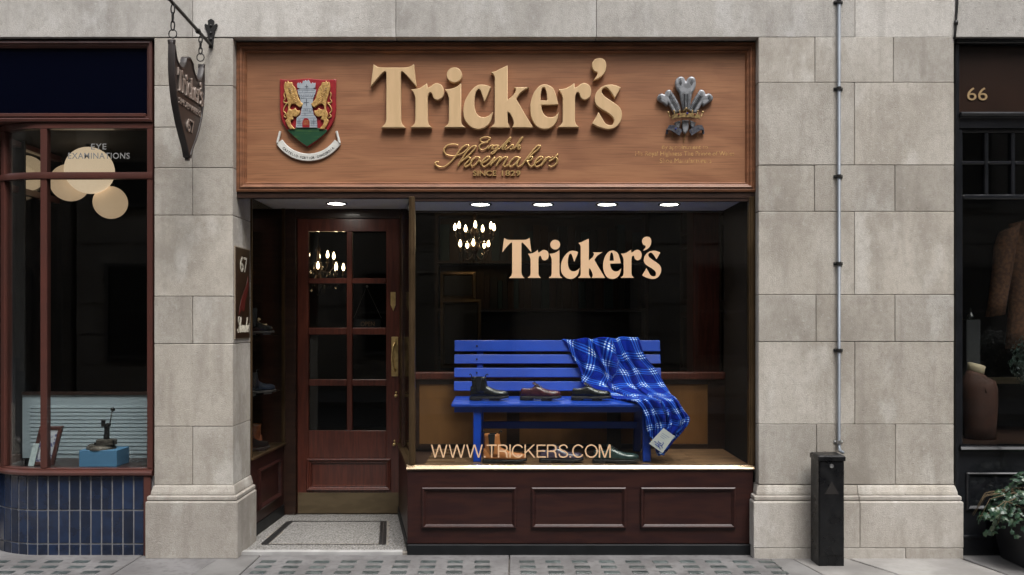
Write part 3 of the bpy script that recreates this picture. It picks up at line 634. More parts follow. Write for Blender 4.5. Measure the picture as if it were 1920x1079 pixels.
# splayed return towards the door: from the front corner to the door frame
PA = Vector((X(770, .1), .10)); PB = Vector((X(752, 1.24), 1.24))
SD = (PB - PA).normalized(); SN = Vector((-SD.y, SD.x))      # SN points to the door side (-x)
obj('plinth', MB().slab([(rx0 + .004, .045), (rx1, .045), (rx1, .4), (rx0 + .07, .4)], -.01, Z(1021, .06)), BLACKPL, sw, bevel=.003)
ris = MB().slab([(rx0 + .002, .068), (rx1, .068), (rx1, .12), (rx0 + .01, .12)], Z(1021, .06) + .002, zs_ - .002)
obj('riser', ris, MAHOG_D, sw, bevel=.003)
PROF = [(0, .069), (0, .052), (.008, .046), (.015, .048), (.020, .056), (.026, .060), (.030, .067), (.030, .069)]
for a, b in ((791, 968), (996.5, 1174), (1201, 1379)):
    pm = obj('panel_moulding', MB().frame(X(a, .06), X(b, .06), Z(991, .06), Z(914, .06), PROF), MAHOG_D, sw, bevel=.0008)
    obj('panel', MB().box(X(a, .06) + .029, X(b, .06) - .029, .064, .0675, Z(991, .06) + .029, Z(914, .06) - .029), MAHOG_D, pm)
def side_box(u0, u1, n0, n1, z0, z1):    # a box along the splayed return
    q = lambda u, n_: PA + SD * u + SN * n_
    a, b, c, d = q(u0, n0), q(u1, n0), q(u1, n1), q(u0, n1)
    return [(p.x, p.y, z0) for p in (a, b, c, d)], [(p.x, p.y, z1) for p in (a, b, c, d)]
LS = (PB - PA).length
obj('side_riser', MB().hexa(*side_box(0.02, LS, -.03, .02, .085, zs_ - .002)), MAHOG_D, sw, bevel=.002)
obj('side_plinth', MB().hexa(*side_box(0.02, LS, -.03, .026, -.01, .083)), BLACKPL, sw)
SILLM = M('brass_sill', (.80, .62, .42), .26, .9, col2=(.74, .56, .37), ns=10)
sill = MB(); sp = [(.058, zs_), (.052, zs_ + .008), (.056, zs_ + .016), (.075, zg + .003), (.125, zg + .004), (.125, zs_)]
sill.loft([[(wx0 - .003, y, z) for y, z in sp], [(wx1 - .002, y, z) for y, z in sp]])
obj('sill', sill, SILLM, sw, bevel=.001)
obj('side_sill', MB().hexa(*side_box(0.02, LS, -.03, .03, zs_, zg + .002)), BRONZE, sw, bevel=.002)
for a, b in ((767, 778), (1404, 1415.5)):
    pp = MB().box(X(a, .09), X(b, .09), .078, .135, zg + .005, zt); pp.box(X(a, .09) + .010, X(b, .09) - .010, .070, .078, zg + .005, zt)
    obj('corner_post', pp, BRONZE, sw, bevel=.004)
obj('head_rail', MB().box(X(778, .1) + .001, X(1404, .1) - .001, .09, .125, zt - .03, zt), DARKWOOD, sw)
gl = obj('glass_pane', MB().box(X(778, GY) + .0005, X(1404, GY) - .0005, GY, GY + .008, zg + .005, zt - .03), GLASS, sw)
obj('side_glass_pane', MB().hexa(*side_box(.045, LS - .30, -.008, 0, zg + .004, 2.43)), VGL, sw)
obj('side_panel', MB().hexa(*side_box(LS - .30, LS - .03, -.015, .006, zg + .004, 2.43)), DARKWOOD, sw)
obj('side_post', MB().hexa(*side_box(LS - .03, LS, -.02, .012, zg + .004, 2.43)), BRONZE, sw)
# flat lettering on the glass
DY = GY - .0012; gxf = plane_xf(Vector((0, GY, 0)), *FRONT)
word(sw, DECAL, .001, 0.0, gxf, lambda p: (X(942 + (p[0] - 695) * .6315, DY), Z(523 - (242 - p[1]) * .632, DY)), ap_drop=8, name='window_letter')
def stroke_outline(c, t):
    c = [Vector(p) for p in c]; a_, b_ = [], []
    for i, p in enumerate(c):
        d = (c[min(i + 1, len(c) - 1)] - c[max(i - 1, 0)]).normalized(); n_ = Vector((-d.y, d.x)) * t / 2; a_.append(p + n_); b_.append(p - n_)
    return a_ + b_[::-1]
def ell2(cx, cy, rx, ry, a0, a1, n): return [(cx + rx * math.cos(R(a0 + (a1 - a0) * i / n)), cy + ry * math.sin(R(a0 + (a1 - a0) * i / n))) for i in range(n + 1)]
GRO = {'I': (.10, [[(0,0),(.1,0),(.1,1),(0,1)]]), '.': (.12, [[(0,0),(.12,0),(.12,.12),(0,.12)]]),
 'T': (.78, [[(.34,0),(.44,0),(.44,.9),(.78,.9),(.78,1),(0,1),(0,.9),(.34,.9)]]), 'E': (.70, [[(0,0),(.7,0),(.7,.1),(.1,.1),(.1,.46),(.64,.46),(.64,.56),(.1,.56),(.1,.9),(.68,.9),(.68,1),(0,1)]]),
 'K': (.84, [[(0,0),(.1,0),(.1,.34),(.28,.51),(.70,0),(.84,0),(.355,.585),(.80,1),(.66,1),(.1,.46),(.1,1),(0,1)]]), 'M': (.9, [[(0,0),(.1,0),(.1,.82),(.39,0),(.51,0),(.8,.82),(.8,0),(.9,0),(.9,1),(.76,1),(.45,.13),(.14,1),(0,1)]]),
 'W': (1.26, [[(0,1),(.11,1),(.315,.15),(.57,1),(.69,1),(.945,.15),(1.15,1),(1.26,1),(1.0,0),(.885,0),(.63,.84),(.375,0),(.26,0)]]),
 'C': (.88, [stroke_outline(ell2(.46, .5, .41, .465, 33, 327, 28), .1)]), 'O': (.98, [ell2(.49, .5, .49, .515, 0, 349, 31), ell2(.49, .5, .39, .415, 0, 349, 31)]),
 'S': (.76, [stroke_outline([tuple(p) for p in smooth_loop([(.66,.72),(.60,.89),(.38,.965),(.14,.88),(.10,.70),(.25,.56),(.50,.47),(.68,.31),(.62,.11),(.38,.035),(.12,.11),(.05,.30)], 4, closed=False)], .1)]),
 'R': (.79, [[(0,0),(.1,0),(.1,.44),(.42,.44),(.54,.40),(.60,.28),(.62,.06),(.66,0),(.79,0),(.73,.08),(.715,.30),(.68,.42),(.60,.49),(.70,.58),(.74,.72),(.70,.88),(.60,.97),(.45,1),(0,1)], [(.1,.54),(.42,.54),(.58,.59),(.635,.72),(.58,.85),(.42,.9),(.1,.9)]])}
def grotesque(name, body, u0, u1, v0, v1, thick, xf, mat, parent, gap=.085):
    tot = sum(GRO[c][0] for c in body) + gap * (len(body) - 1); k = (u1 - u0) / tot; x = u0
    for c in body:
        wd, loops = GRO[c]; cutout(name, [[(x + p[0] * k, v0 + p[1] * (v1 - v0)) for p in lp_] for lp_ in loops], thick, 0.0, xf, mat, parent); x += (wd + gap) * k
grotesque('address_letter', 'WWW.TRICKERS.COM', X(808, DY), X(1145, DY), Z(858.5, DY), Z(834, DY), .001, gxf, DECAL, sw)
# inside of the display
CAB0 = M('dark_lining', (.014, .009, .006), .85, spec=.15, col2=(.011, .007, .005), ns=4, stretch=(1, 1, .4))
FLB = M('display_boards', (.22, .125, .065), .42, col2=(.13, .07, .035), ns=6, stretch=(1, 5, 1), rand=.18, coat=.15)
AMB = M('amber_panel', (.235, .105, .033), .5, col2=(.18, .08, .025), ns=3, stretch=(3, 1, .6))
BY = .90; zf = zg
for i in range(9):
    for j in range(4):
        y0 = .127 + i * .085; x0 = -.62 + j * .56 + (.2 if i % 2 else 0)
        lx = PA.x + (y0 + .04 - .1) * SD.x / SD.y + .045
        a, b = max(x0, lx), min(x0 + .557, 1.60)
        if b - a > .05: obj('floor_board', MB().box(a, b, y0 + .001, y0 + .084, zf - .02, zf), FLB, sw)
dc = tag(obj('display_base', MB().slab([(PA.x + .05, .13), (1.62, .13), (1.62, BY), (PA.x - .08, BY)], .05, zf - .021), DARKWOOD), kind='structure')
bpn = thing('panelled_partition', 'low panelled wooden partition closing the back of the shop window', 'partition', (.4, BY, zf))
bx0, bx1 = PA.x - .09, 1.62; zb1 = Z(712, BY)
obj('backing', MB().box(bx0, bx1, BY + .012, BY + .05, zf - .3, zb1), DARKWOOD, bpn)
obj('top_rail', MB().box(bx0, bx1, BY - .02, BY + .06, Z(712, BY), Z(698, BY)), MAHOG, bpn, bevel=.008, seg=2)
edges = [(786, 950), (974, 1138), (1164, 1327)]
for a, b in edges: obj('amber_panel', MB().box(X(a, BY), X(b, BY), BY + .004, BY + .0115, Z(833, BY), Z(721, BY)), AMB, bpn)
for a, b in ((760, 786), (950, 974), (1138, 1164), (1327, 1400)): obj('stile', MB().box(X(a, BY) if a > 760 else bx0, X(b, BY) if b < 1400 else bx1, BY - .006, BY + .0115, zf, Z(712, BY) - .001), DARKWOOD, bpn, bevel=.003)
for a, b in edges:
    for c, d in ((721, 712), (845, 833)): obj('rail', MB().box(X(a, BY) + .001, X(b, BY) - .001, BY - .004, BY + .0115, max(zf, Z(c, BY)), Z(d, BY) - .001), DARKWOOD, bpn)
struct('display_side_wall', MB().box(1.62, 1.94, .13, BY + .05, .05, 3.35), CAB0)
CZ = 2.437
struct('display_ceiling', MB().slab([(PA.x + .01, .16), (1.62, .16), (1.62, .95), (PA.x - .12, .95)], CZ, CZ + .03), CEIL)
struct('display_bulkhead', MB().slab([(PA.x - .12, .95), (1.62, .95), (1.62, .99), (PA.x - .12, .99)], CZ - .012, 3.39), DARKWOOD)
# ---- entrance
EZ = 2.49; DYY = 1.27
LPX = X(437); VA = Vector((LPX + .004, .405)); VB = Vector((X(535, 1.25), 1.25))
tag(obj('entrance_ceiling', MB().slab([(LPX - .05, .16), (PA.x, .16), (PB.x + .03, 1.36), (VB.x - .1, 1.36)], EZ, EZ + .03), CEIL), kind='structure')
tag(obj('entrance_step', MB().slab([(LPX - .05, .062), (PA.x + .03, .062), (PB.x + .06, 1.34), (VB.x - .08, 1.34)], -.02, .012), MORTAR), kind='structure')
MARB = M('white_marble', (.46, .455, .45), .5, col2=(.33, .325, .32), ns=5)
TESW = M('white_tessera', (.33, .325, .315), .5, col2=(.11, .108, .104), ns=75, lo=.42, hi=.62)
TESB = M('black_tessera', (.014, .014, .015), .4, col2=(.03, .03, .03), ns=60)
mz = .014
ms = tag(obj('mosaic_threshold', MB().slab([(X(447, .06), .05), (X(755, .06), .05), (X(755, .06) - .008, .11), (X(447, .06) + .003, .11)], -.01, .02), MARB), kind='structure')
wt, bt = MB(), MB()
def lxr(y): return LPX + .006 + (0 if y < .41 else (y - .41) * (VB.x - VA.x) / .85), PA.x - .028 + (y - .1) * SD.x / SD.y
bl = lambda y: W(502, 1024, 0).x + (y - .21) * .11 + .055; br = lambda y: -.872 - (y - .21) * .0 - .0
y = .118
while y < 1.25:
    a, b = lxr(y); x = a
    while x < b - .008:
        sx = .0195 if x < -.89 - (y - .284) * .136 else .026
        q = random.uniform(-.0022, .0022)
        rb_ = -.885 - (y - .284) * .136; onb = -1.80 < x < rb_ - .008 and .255 < y < 1.03 and (y < .295 or y > .995 or x < -1.735 or x > rb_ - .075)
        if onb: x += sx; continue
        wt.hexa([(x + .001, y + q, mz - .006), (x + sx - .0025, y + q, mz - .006), (x + sx - .0025, y + .0162 + q, mz - .006), (x + .001, y + .0162 + q, mz - .006)],
            [(x + .0018, y + .001 + q, mz + random.uniform(0, .002)), (x + sx - .0035, y + .001 + q, mz + random.uniform(0, .002)), (x + sx - .0035, y + .0152 + q, mz + random.uniform(0, .002)), (x + .0018, y + .0152 + q, mz + random.uniform(0, .002))])
        x += sx
    y += .0195
def strip(p, q, hw, step=.03):
    p, q = Vector(p), Vector(q); d = q - p; n_ = max(1, round(d.length / step)); u = d / n_; s_ = Vector((-d.y, d.x)).normalized() * hw
    for i in range(n_):
        a_, b_ = p + u * (i + .04), p + u * (i + .96); c_ = [a_ - s_, b_ - s_, b_ + s_, a_ + s_]
        bt.hexa([(v.x, v.y, mz - .006) for v in c_], [(v.x, v.y, mz + .0008 + random.uniform(0, .0008)) for v in c_])
rbx = lambda y: -.905 - (y - .284) * .136
strip((-1.77, .275), (rbx(.275), .275), .011); strip((-1.77, 1.013), (rbx(1.013), 1.013), .010)
for hw_ in (.0135, -.0135): strip((-1.757 + hw_, .29), (-1.757 + hw_, 1.0), .0125); strip((rbx(.29) - .022 + hw_, .29), (rbx(1.0) - .022 + hw_, 1.0), .0125)
fl = [o for o in bpy.data.objects if o.name == 'entrance_step'][0]
tag(obj('white_tesserae', wt, TESW, fl), kind='stuff'); tag(obj('black_tesserae', bt, TESB, fl), kind='stuff')

# ---- door
ds = 231.0
def DX(px): return X(px, DYY)
def DZ(py): return Z(py, DYY)
df = thing('door_frame', 'dark timber frame around the shoe shop door with plain head above', 'door frame', (DX(650), DYY, 0))
for a, b in ((529, 556), (751, 768)): obj('jamb', MB().box(DX(a), DX(b), DYY - .03, DYY + .09, .012, EZ - .002), DARKWOOD, df, bevel=.004)
obj('head', MB().box(DX(556), DX(751), DYY - .02, DYY + .09, DZ(410), EZ - .002), DARKWOOD, df, bevel=.004)
obj('threshold', MB().box(DX(556), DX(751), DYY - .03, DYY + .1, .012, DZ(965)), BRONZE, df, bevel=.004)
dr = thing('shop_door', 'reddish mahogany half-glazed door with eight panes and brass kick plate', 'door', (DX(654), DYY, DZ(964)))
ya, yb = DYY, DYY + .05
vx = [557.5, 578, 650, 660, 724, 749.5]; rows_ = [(434, 522), (532, 615), (628, 712), (724, 808)]
for a, b in ((557.5, 578), (724, 749.5)): obj('stile', MB().box(DX(a), DX(b), ya, yb, DZ(963.5), DZ(410) - .0015), MAHOG, dr, bevel=.003)
for a, b, nm in ((410.5, 434, 'top_rail'), (808, 860, 'lock_rail'), (920, 963.5, 'bottom_rail')): obj(nm, MB().box(DX(578) + .0005, DX(724) - .0005, ya + .0015, yb, DZ(b), DZ(a)), MAHOG, dr, bevel=.002)
obj('muntin', MB().box(DX(650), DX(660), ya + .004, yb - .004, DZ(808) + .0005, DZ(434) - .0005), MAHOG, dr, bevel=.004)
for a, b in ((522, 532), (615, 628), (712, 724)):
    for c, d in ((578, 650), (660, 724)): obj('muntin', MB().box(DX(c) + .0005, DX(d) - .0005, ya + .004, yb - .004, DZ(b), DZ(a)), MAHOG, dr, bevel=.004)
for a, b in rows_:
    for c, d in ((578, 650), (660, 724)): obj('glass_pane', MB().box(DX(c) + .001, DX(d) - .001, ya + .022, ya + .027, DZ(b) + .001, DZ(a) - .001), GLASS_D, dr)
pnl = obj('panel', MB().box(DX(578) + .001, DX(724) - .001, ya + .012, yb - .012, DZ(920) + .001, DZ(860) - .001), MAHOG, dr)
obj('panel_moulding', MB().frame(DX(575), DX(733), DZ(920), DZ(860), [(0, ya - .001), (0, ya - .012), (.008, ya - .018), (.016, ya - .014), (.022, ya - .004), (.03, ya + .002), (.036, ya - .002), (.042, ya + .012), (.042, ya + .013)]), MAHOG, pnl, bevel=.001)
obj('kick_plate', MB().box(DX(558.5), DX(748.5), ya - .003, ya - .0005, DZ(963), DZ(924)), KICK, dr, bevel=.001)
hx = DX(740.5)
obj('lock_plate', MB().prism([(DX(732.5), DZ(548)), (DX(742), DZ(548)), (DX(742), DZ(572)), (DX(737.5), DZ(584)), (DX(732.5), DZ(572))], ya - .006, ya - .0005).lathe([(.008, ya - .014), (.008, ya - .006)], (DX(737), 0, DZ(560)), 12, 'y'), BRASS, dr, bevel=.001)
hp = obj('handle_plate', MB().box(DX(734), DX(747), ya - .005, ya - .0005, DZ(706), DZ(632)), BRASS, dr, bevel=.002)
hb = [(hx, ya - .006, DZ(644)), (hx, ya - .03, DZ(645)), (hx - .006, ya - .048, DZ(650)), (hx - .014, ya - .05, DZ(660)), (hx - .016, ya - .05, DZ(675)), (hx - .014, ya - .05, DZ(684)), (hx - .006, ya - .048, DZ(690)), (hx, ya - .03, DZ(694)), (hx, ya - .006, DZ(695))]
obj('pull_handle', MB().tube(hb, [.012, .009, .009, .008, .0095, .008, .009, .009, .012], 10).ball((hx, ya - .02, DZ(645)), .014, 10, 8).ball((hx, ya - .02, DZ(694)), .014, 10, 8), BRASS, hp, smooth=True)
for a, b in ((743, 742), (740, 833)): obj('keyhole_knob', MB().lathe([(.014, -.002), (.014, -.006), (.006, -.012), (.006, -.02), (.012, -.026), (.013, -.034), (.008, -.04), (.001, -.041)], (DX(a), ya, DZ(b)), 14, 'y').lathe([(.008, -.002), (.008, -.012), (.003, -.014)], (DX(a), ya, DZ(b - 6)), 10, 'y'), BRASS, dr, smooth=True)
op = thing('open_sign', 'small dark OPEN sign hanging on a thin chain behind the door glass', 'sign', (DX(688), ya + .034, DZ(615)))
SIGNB = M('sign_black', (.012, .013, .015), .35); SIGNT = M('sign_dull_letters', (.20, .115, .065), .5); CHAIN = M('thin_chain', (.5, .48, .45), .3, .9)
obj('plate', MB().box(DX(665), DX(712), ya + .032, ya + .037, DZ(616), DZ(599)), SIGNB, op)
text('lettering', 'OPEN', DX(675), DX(701), DZ(612), DZ(603.5), .001, plane_xf(Vector((0, ya + .032, 0)), *FRONT), SIGNT, op)
obj('cord', MB().tube([(DX(662), ya + .034, DZ(597)), (DX(686), ya + .034, DZ(538)), (DX(714), ya + .034, DZ(597))], .0016, 5), CHAIN, op)
obj('hook', MB().ball((DX(687), ya + .032, DZ(537)), .011, 10, 8, (1, .6, 1)), CHAIN, op, smooth=True)

# ---- side vitrine in the entrance
vt = thing('side_showcase', 'narrow glazed showcase beside the door with shelves over a panelled mahogany base', 'showcase', (VA.x - .15, .8, 0))
VD = (VB - VA).normalized(); VN = Vector((VD.y, -VD.x))     # towards the entrance (+x)
def vbox(u0, u1, n0, n1, z0, z1):
    q = lambda u, n_: VA + VD * u + VN * n_
    c = [q(u0, n0), q(u1, n0), q(u1, n1), q(u0, n1)]
    return [(p.x, p.y, z0) for p in c], [(p.x, p.y, z1) for p in c]
LV = (VB - VA).length; vzs = .60
obj('plinth', MB().hexa(*vbox(0, LV, -.3, -.004, .0, .10)), BLACKPL, vt)
obj('riser', MB().hexa(*vbox(0, LV, -.3, -.01, .102, vzs - .02)), MAHOG_D, vt)
vf = MB(lambda p: Vector(((VA + VD * p[0] + VN * (-p[1])).x, (VA + VD * p[0] + VN * (-p[1])).y, p[2])))
vf.frame(.17, LV - .13, .19, .49, [(0, .011), (0, -.008), (.012, -.014), (.022, -.008), (.032, .010), (.032, .012)])
obj('panel_moulding', vf, MAHOG_D, vt)
obj('sill', MB().hexa(*vbox(0, LV, -.3, .012, vzs - .018, vzs)), BRONZE, vt, bevel=.003)
obj('glass_pane', MB().hexa(*vbox(.012, LV - .035, -.010, -.004, vzs + .001, EZ - .03)), VGL, vt)
for a, b in ((0, .012), (LV - .035, LV - .018)): obj('glazing_bar', MB().hexa(*vbox(a, b, -.02, .004, vzs + .001, EZ - .002)), BRONZE, vt)
obj('corner_post', MB().hexa(*vbox(LV - .017, LV + .01, -.3, .004, vzs + .001, EZ - .002)), DARKWOOD, vt)
VBK = M('showcase_lining', (.24, .11, .042), .5, col2=(.17, .075, .03), ns=4, stretch=(1, 3, .5))
obj('back_board', MB().hexa(*vbox(0, LV - .02, -.31, -.30, vzs - .02, EZ - .002)), VBK, vt)
obj('end_board', MB().hexa(*vbox(-.004, .0, -.30, -.012, vzs + .001, EZ - .002)), VBK, vt)
SHELF = glass_mat('shelf_glass', (.55, .62, .6), 1.45)
shelfz = (Z(628, .8), Z(738, .8))
for z_ in shelfz: obj('shelf', MB().hexa(*vbox(.01, LV - .04, -.295, -.02, z_ - .008, z_)), SHELF, vt)
# ---- recessed downlights
DLE = M('lamp_lens', (.9, .9, .9), .4, emit=(1, .95, .86), estr=14.0); DLR = M('lamp_rim', (.05, .05, .052), .35, .4)
def downlight(x, y, z, label, watts):
    d = thing('downlight', label, 'downlight', (x, y, z - .004), 'recessed ceiling downlights of the shoe shop')
    obj('rim', MB().lathe([(.066, 0), (.082, 0), (.084, -.006), (.078, -.010), (.066, -.008)], (x, y, z - .001), 24, cap=False), DLR, d, smooth=True)
    obj('lens', MB().lathe([(.001, -.002), (.066, -.002), (.066, -.006), (.001, -.007)], (x, y, z), 24), DLE, d, smooth=True)
    lamp('SPOT', 'downlight_beam', (x, y, z - .03), watts, (1, .92, .82), d, spot_size=R(84), spot_blend=.7, shadow_soft_size=.05)
names = ('first downlight from the left in the window soffit', 'second downlight from the left in the window soffit', 'third downlight from the left in the window soffit', 'rightmost downlight in the window soffit')
for px_, nm in zip((901, 1018, 1138, 1255), names): downlight(X(px_, .545), .545, CZ, 'lit round recessed ' + nm, 10)
downlight(X(631, .9), .9, EZ, 'lit round recessed downlight over the entrance door', 9.0)
# ================================================================== things in the shop window
BLUE = M('blue_gloss_paint', (.006, .056, .44), .3, coat=.6, col2=(.005, .048, .39), ns=5, bump=.05, bs=20)
bn = thing('slatted_bench', 'bright blue painted slatted bench displaying shoes behind the window glass', 'bench', (.325, .5, zf))
bxl, bxr = -.455, 1.10
back = [(639, 659), (665.5, 682), (690.7, 707.5), (716, 733)]
for k, (a, b) in enumerate(back):
    yk = .775 - k * .022; za, zb_ = Z(a, yk), Z(b, yk)
    tl = .012
    mb = MB().hexa([(bxl, yk - tl, zb_), (bxr, yk - tl, zb_), (bxr, yk + .02 - tl, zb_ - .004), (bxl, yk + .02 - tl, zb_ - .004)], [(bxl, yk + tl, za), (bxr, yk + tl, za), (bxr, yk + .02 + tl, za + .003), (bxl, yk + .02 + tl, za + .003)])
    so1 = obj('back_slat', mb, BLUE, bn, bevel=.004, seg=2)
    for xx in (-.285, .945):
        obj('bolt', MB().lathe([(.007, -.004), (.007, .002), (.001, .003)], (xx, yk - .003, (za + zb_) / 2), 10, 'y'), DARKWOOD, so1)
for k in range(4):          # seat boards, rising a little to the back
    y0 = .245 + k * .108; z0 = 1.003 + k * .005
    mb = MB().hexa([(bxl + .012, y0, z0 - .024), (bxr - .012, y0, z0 - .024), (bxr - .012, y0 + .100, z0 - .020), (bxl + .012, y0 + .100, z0 - .020)], [(bxl + .012, y0, z0), (bxr - .012, y0, z0), (bxr - .012, y0 + .100, z0 + .0045), (bxl + .012, y0 + .100, z0 + .0045)])
    obj('seat_slat', mb, BLUE, bn, bevel=.006, seg=2)
obj('apron', MB().box(bxl + .03, bxr - .03, .30, .325, .938, .977), BLUE, bn, bevel=.003)
for xx in (-.262, .922):
    obj('leg', MB().hexa([(xx - .028, .235, zf), (xx + .028, .235, zf), (xx + .028, .285, zf), (xx - .028, .285, zf)], [(xx - .028, .29, .978), (xx + .028, .29, .978), (xx + .028, .35, .978), (xx - .028, .35, .978)]), BLUE, bn, bevel=.005)
    obj('leg', MB().hexa([(xx - .028, .74, zf), (xx + .028, .74, zf), (xx + .028, .79, zf), (xx - .028, .79, zf)], [(xx - .028, .66, .985), (xx + .028, .66, .985), (xx + .028, .72, .985), (xx - .028, .72, .985)]), BLUE, bn, bevel=.005)
    obj('back_post', MB().hexa([(xx - .024, .688, .992), (xx + .024, .688, .992), (xx + .024, .735, .992), (xx - .024, .735, .992)], [(xx - .024, .805, 1.42), (xx + .024, .805, 1.42), (xx + .024, .845, 1.42), (xx - .024, .845, 1.42)]), BLUE, bn, bevel=.004)
    obj('side_rail', MB().box(xx - .022, xx + .022, .34, .68, .93, .975), BLUE, bn, bevel=.004)
obj('stretcher', MB().box(-.234, .894, .50, .53, Z(804, .5), Z(791, .5)), BLUE, bn, bevel=.004)

# ---- tartan blanket
def plaid():
    m = bpy.data.materials.new('blue_check_fleece'); m.use_nodes = True; n = m.node_tree.nodes; L = m.node_tree.links.new; b = n['Principled BSDF']
    b.inputs['Roughness'].default_value = .95; b.inputs['Sheen Weight'].default_value = .04; b.inputs['Specular IOR Level'].default_value = .1
    uv = n.new('ShaderNodeUVMap'); uv.uv_map = 'weave'; sp = n.new('ShaderNodeSeparateXYZ'); L(uv.outputs[0], sp.inputs[0])
    nz = n.new('ShaderNodeTexNoise'); nz.inputs['Scale'].default_value = 90; L(uv.outputs[0], nz.inputs['Vector'])
    outs = []
    for ax in (0, 1):
        ad = n.new('ShaderNodeMath'); ad.operation = 'MULTIPLY_ADD'; L(nz.outputs[0], ad.inputs[0]); ad.inputs[1].default_value = .012; L(sp.outputs[ax], ad.inputs[2])
        fr = n.new('ShaderNodeMath'); fr.operation = 'FRACT'; L(ad.outputs[0], fr.inputs[0])
        cr = n.new('ShaderNodeValToRGB'); L(fr.outputs[0], cr.inputs[0]); e = cr.color_ramp; e.interpolation = 'LINEAR'
        stops = [(0, .16), (.10, .16), (.115, .95), (.155, .95), (.17, .05), (.235, .05), (.25, 1), (.315, 1), (.33, .05), (.395, .05), (.41, .95), (.45, .95), (.465, .16), (.56, .16), (.575, .0), (.97, .0)]
        e.elements[0].position = 0; e.elements[0].color = (.16,) * 3 + (1,); e.elements[1].position = .99; e.elements[1].color = (0, 0, 0, 1)
        for p, v in stops[1:]:
            q = e.elements.new(p); q.color = (v, v, v, 1)
        outs.append(cr.outputs[0])
    a = n.new('ShaderNodeMath'); a.operation = 'ADD'; L(outs[0], a.inputs[0]); L(outs[1], a.inputs[1])
    h = n.new('ShaderNodeMath'); h.operation = 'MULTIPLY'; h.inputs[1].default_value = .5; L(a.outputs[0], h.inputs[0])
    c = n.new('ShaderNodeValToRGB'); L(h.outputs[0], c.inputs[0]); e = c.color_ramp
    e.elements[0].color = (.0015, .016, .26, 1); e.elements[1].position = 1; e.elements[1].color = (.80, .92, 1.0, 1)
    for p, v in ((.10, (.001, .010, .17, 1)), (.5, (.018, .10, .55, 1)), (.62, (.08, .24, .72, 1))): q = e.elements.new(p); q.color = v
    L(c.outputs[0], b.inputs['Base Color'])
    bp = n.new('ShaderNodeBump'); bp.inputs['Strength'].default_value = .5; bp.inputs['Distance'].default_value = .004; n2 = n.new('ShaderNodeTexNoise'); n2.inputs['Scale'].default_value = 60; L(uv.outputs[0], n2.inputs['Vector']); L(n2.outputs[0], bp.inputs['Height']); L(bp.outputs[0], b.inputs['Normal'])
    return m
PLAID = plaid()
def cat(P, t):
    k = min(int(t), len(P) - 2); f = t - k; p0, p1, p2, p3 = P[max(k - 1, 0)], P[k], P[k + 1], P[min(k + 2, len(P) - 1)]
    return tuple(.5 * (2 * b + (c - a) * f + (2 * a - 5 * b + 4 * c - d) * f * f + (3 * b - a - 3 * c + d) * f ** 3) for a, b, c, d in zip(p0, p1, p2, p3))
def drape(rowsL, rowsR, nu, nv, fold, per, rot, name, mat, parent, seedy, uvo=(0, 0)):
    vs, uvs, fs = [], [], []
    n = len(rowsL) - 1
    for j in range(nv + 1):
        t = n * j / nv; l, r = cat(rowsL, t), cat(rowsR, t)
        Lw, Rw = W(*l), W(*r); wd = (Rw - Lw).length
        for i in range(nu + 1):
            s = i / nu; p = Lw.lerp(Rw, s)
            ph = s * 2 * math.pi * per + seedy + t * .55
            amp = fold * (0.35 + .65 * min(1, max(0, .9 * math.sin(math.pi * min(1, max(0, s)))))) * (1 if t > .5 else .6)
            d = amp * (math.sin(ph) * .7 + .4 * math.sin(ph * 1.9 + 1.3 + t))
            d += .012 * mnoise.noise(Vector((s * 5, t * 2.2, seedy)))
            p = p + Vector((.35 * amp * math.cos(ph), -abs(d) * .9 - .006, .15 * amp * math.sin(ph * 1.3)))
            vs.append(p)
            cr0 = .46 + .16 * math.sin(t * .9 + .4); st_ = 1 / (1 + math.exp((s - cr0) * 60)); up_ = max(0, min(1, (6.0 - t) / 2)) * max(0, min(1, t / 1.2))
            p = p + Vector((0, -.030 * st_ * up_ * math.exp(-max(0, cr0 - s) * 5), 0)); vs[-1] = p
            cu, cvv = (s - .5) * .62 * (.55 + .45 * min(1, wd / .5)), -t * .128
            rt = rot(t) if s < cr0 or t > 5.2 else rot(t) * .12 - .1
            ca_, sa_ = math.cos(rt), math.sin(rt)
            uvs.append(((cu * ca_ - cvv * sa_) / .125 + uvo[0], (cu * sa_ + cvv * ca_) / .125 + uvo[1]))
    for j in range(nv):
        for i in range(nu):
            a = j * (nu + 1) + i; fs.append((a, a + 1, a + nu + 2, a + nu + 1))
    me = bpy.data.meshes.new(name); off = root_of(parent).location; me.from_pydata([v - off for v in vs], [], fs)
    ul = me.uv_layers.new(name='weave')
    for p in me.polygons:
        for li, vi in zip(p.loop_indices, p.vertices): ul.data[li].uv = uvs[vi]
    me.materials.append(mat); o = bpy.data.objects.new(name, me); COL.objects.link(o); o.parent = parent
    [setattr(p, 'use_smooth', True) for p in me.polygons]
    s_ = o.modifiers.new('thick', 'SOLIDIFY'); s_.thickness = .012; s_.offset = 1
    return o
bk = thing('tartan_blanket', 'blue and white checked fleece blanket draped over the bench end', 'blanket', (W(1200, 750, .4)))
rl = [(1056, 655, .86), (1053, 637, .80), (1076, 673, .74), (1091, 700, .70), (1099, 724, .65), (1150, 744, .50), (1188, 750, .25), (1207, 775, .20), (1213, 805, .19), (1222, 826, .19), (1236, 851, .19)]
rr_ = [(1192, 650, .86), (1194, 632, .80), (1206, 665, .75), (1230, 695, .72), (1246, 722, .66), (1258, 739, .52), (1268, 746, .26), (1283, 768, .20), (1293, 787, .19), (1269, 818, .19), (1242, 851, .19)]
drape(rl, rr_, 90, 150, .055, 2.8, lambda t: (.62 if t < 4 else max(.0, .62 - (t - 4) * .31)) , 'fleece', PLAID, bk, .6, (.15, .42))
TAGM = M('tag_card', (.62, .62, .60), .6); TAGI = M('tag_print', (.03, .07, .35), .6)
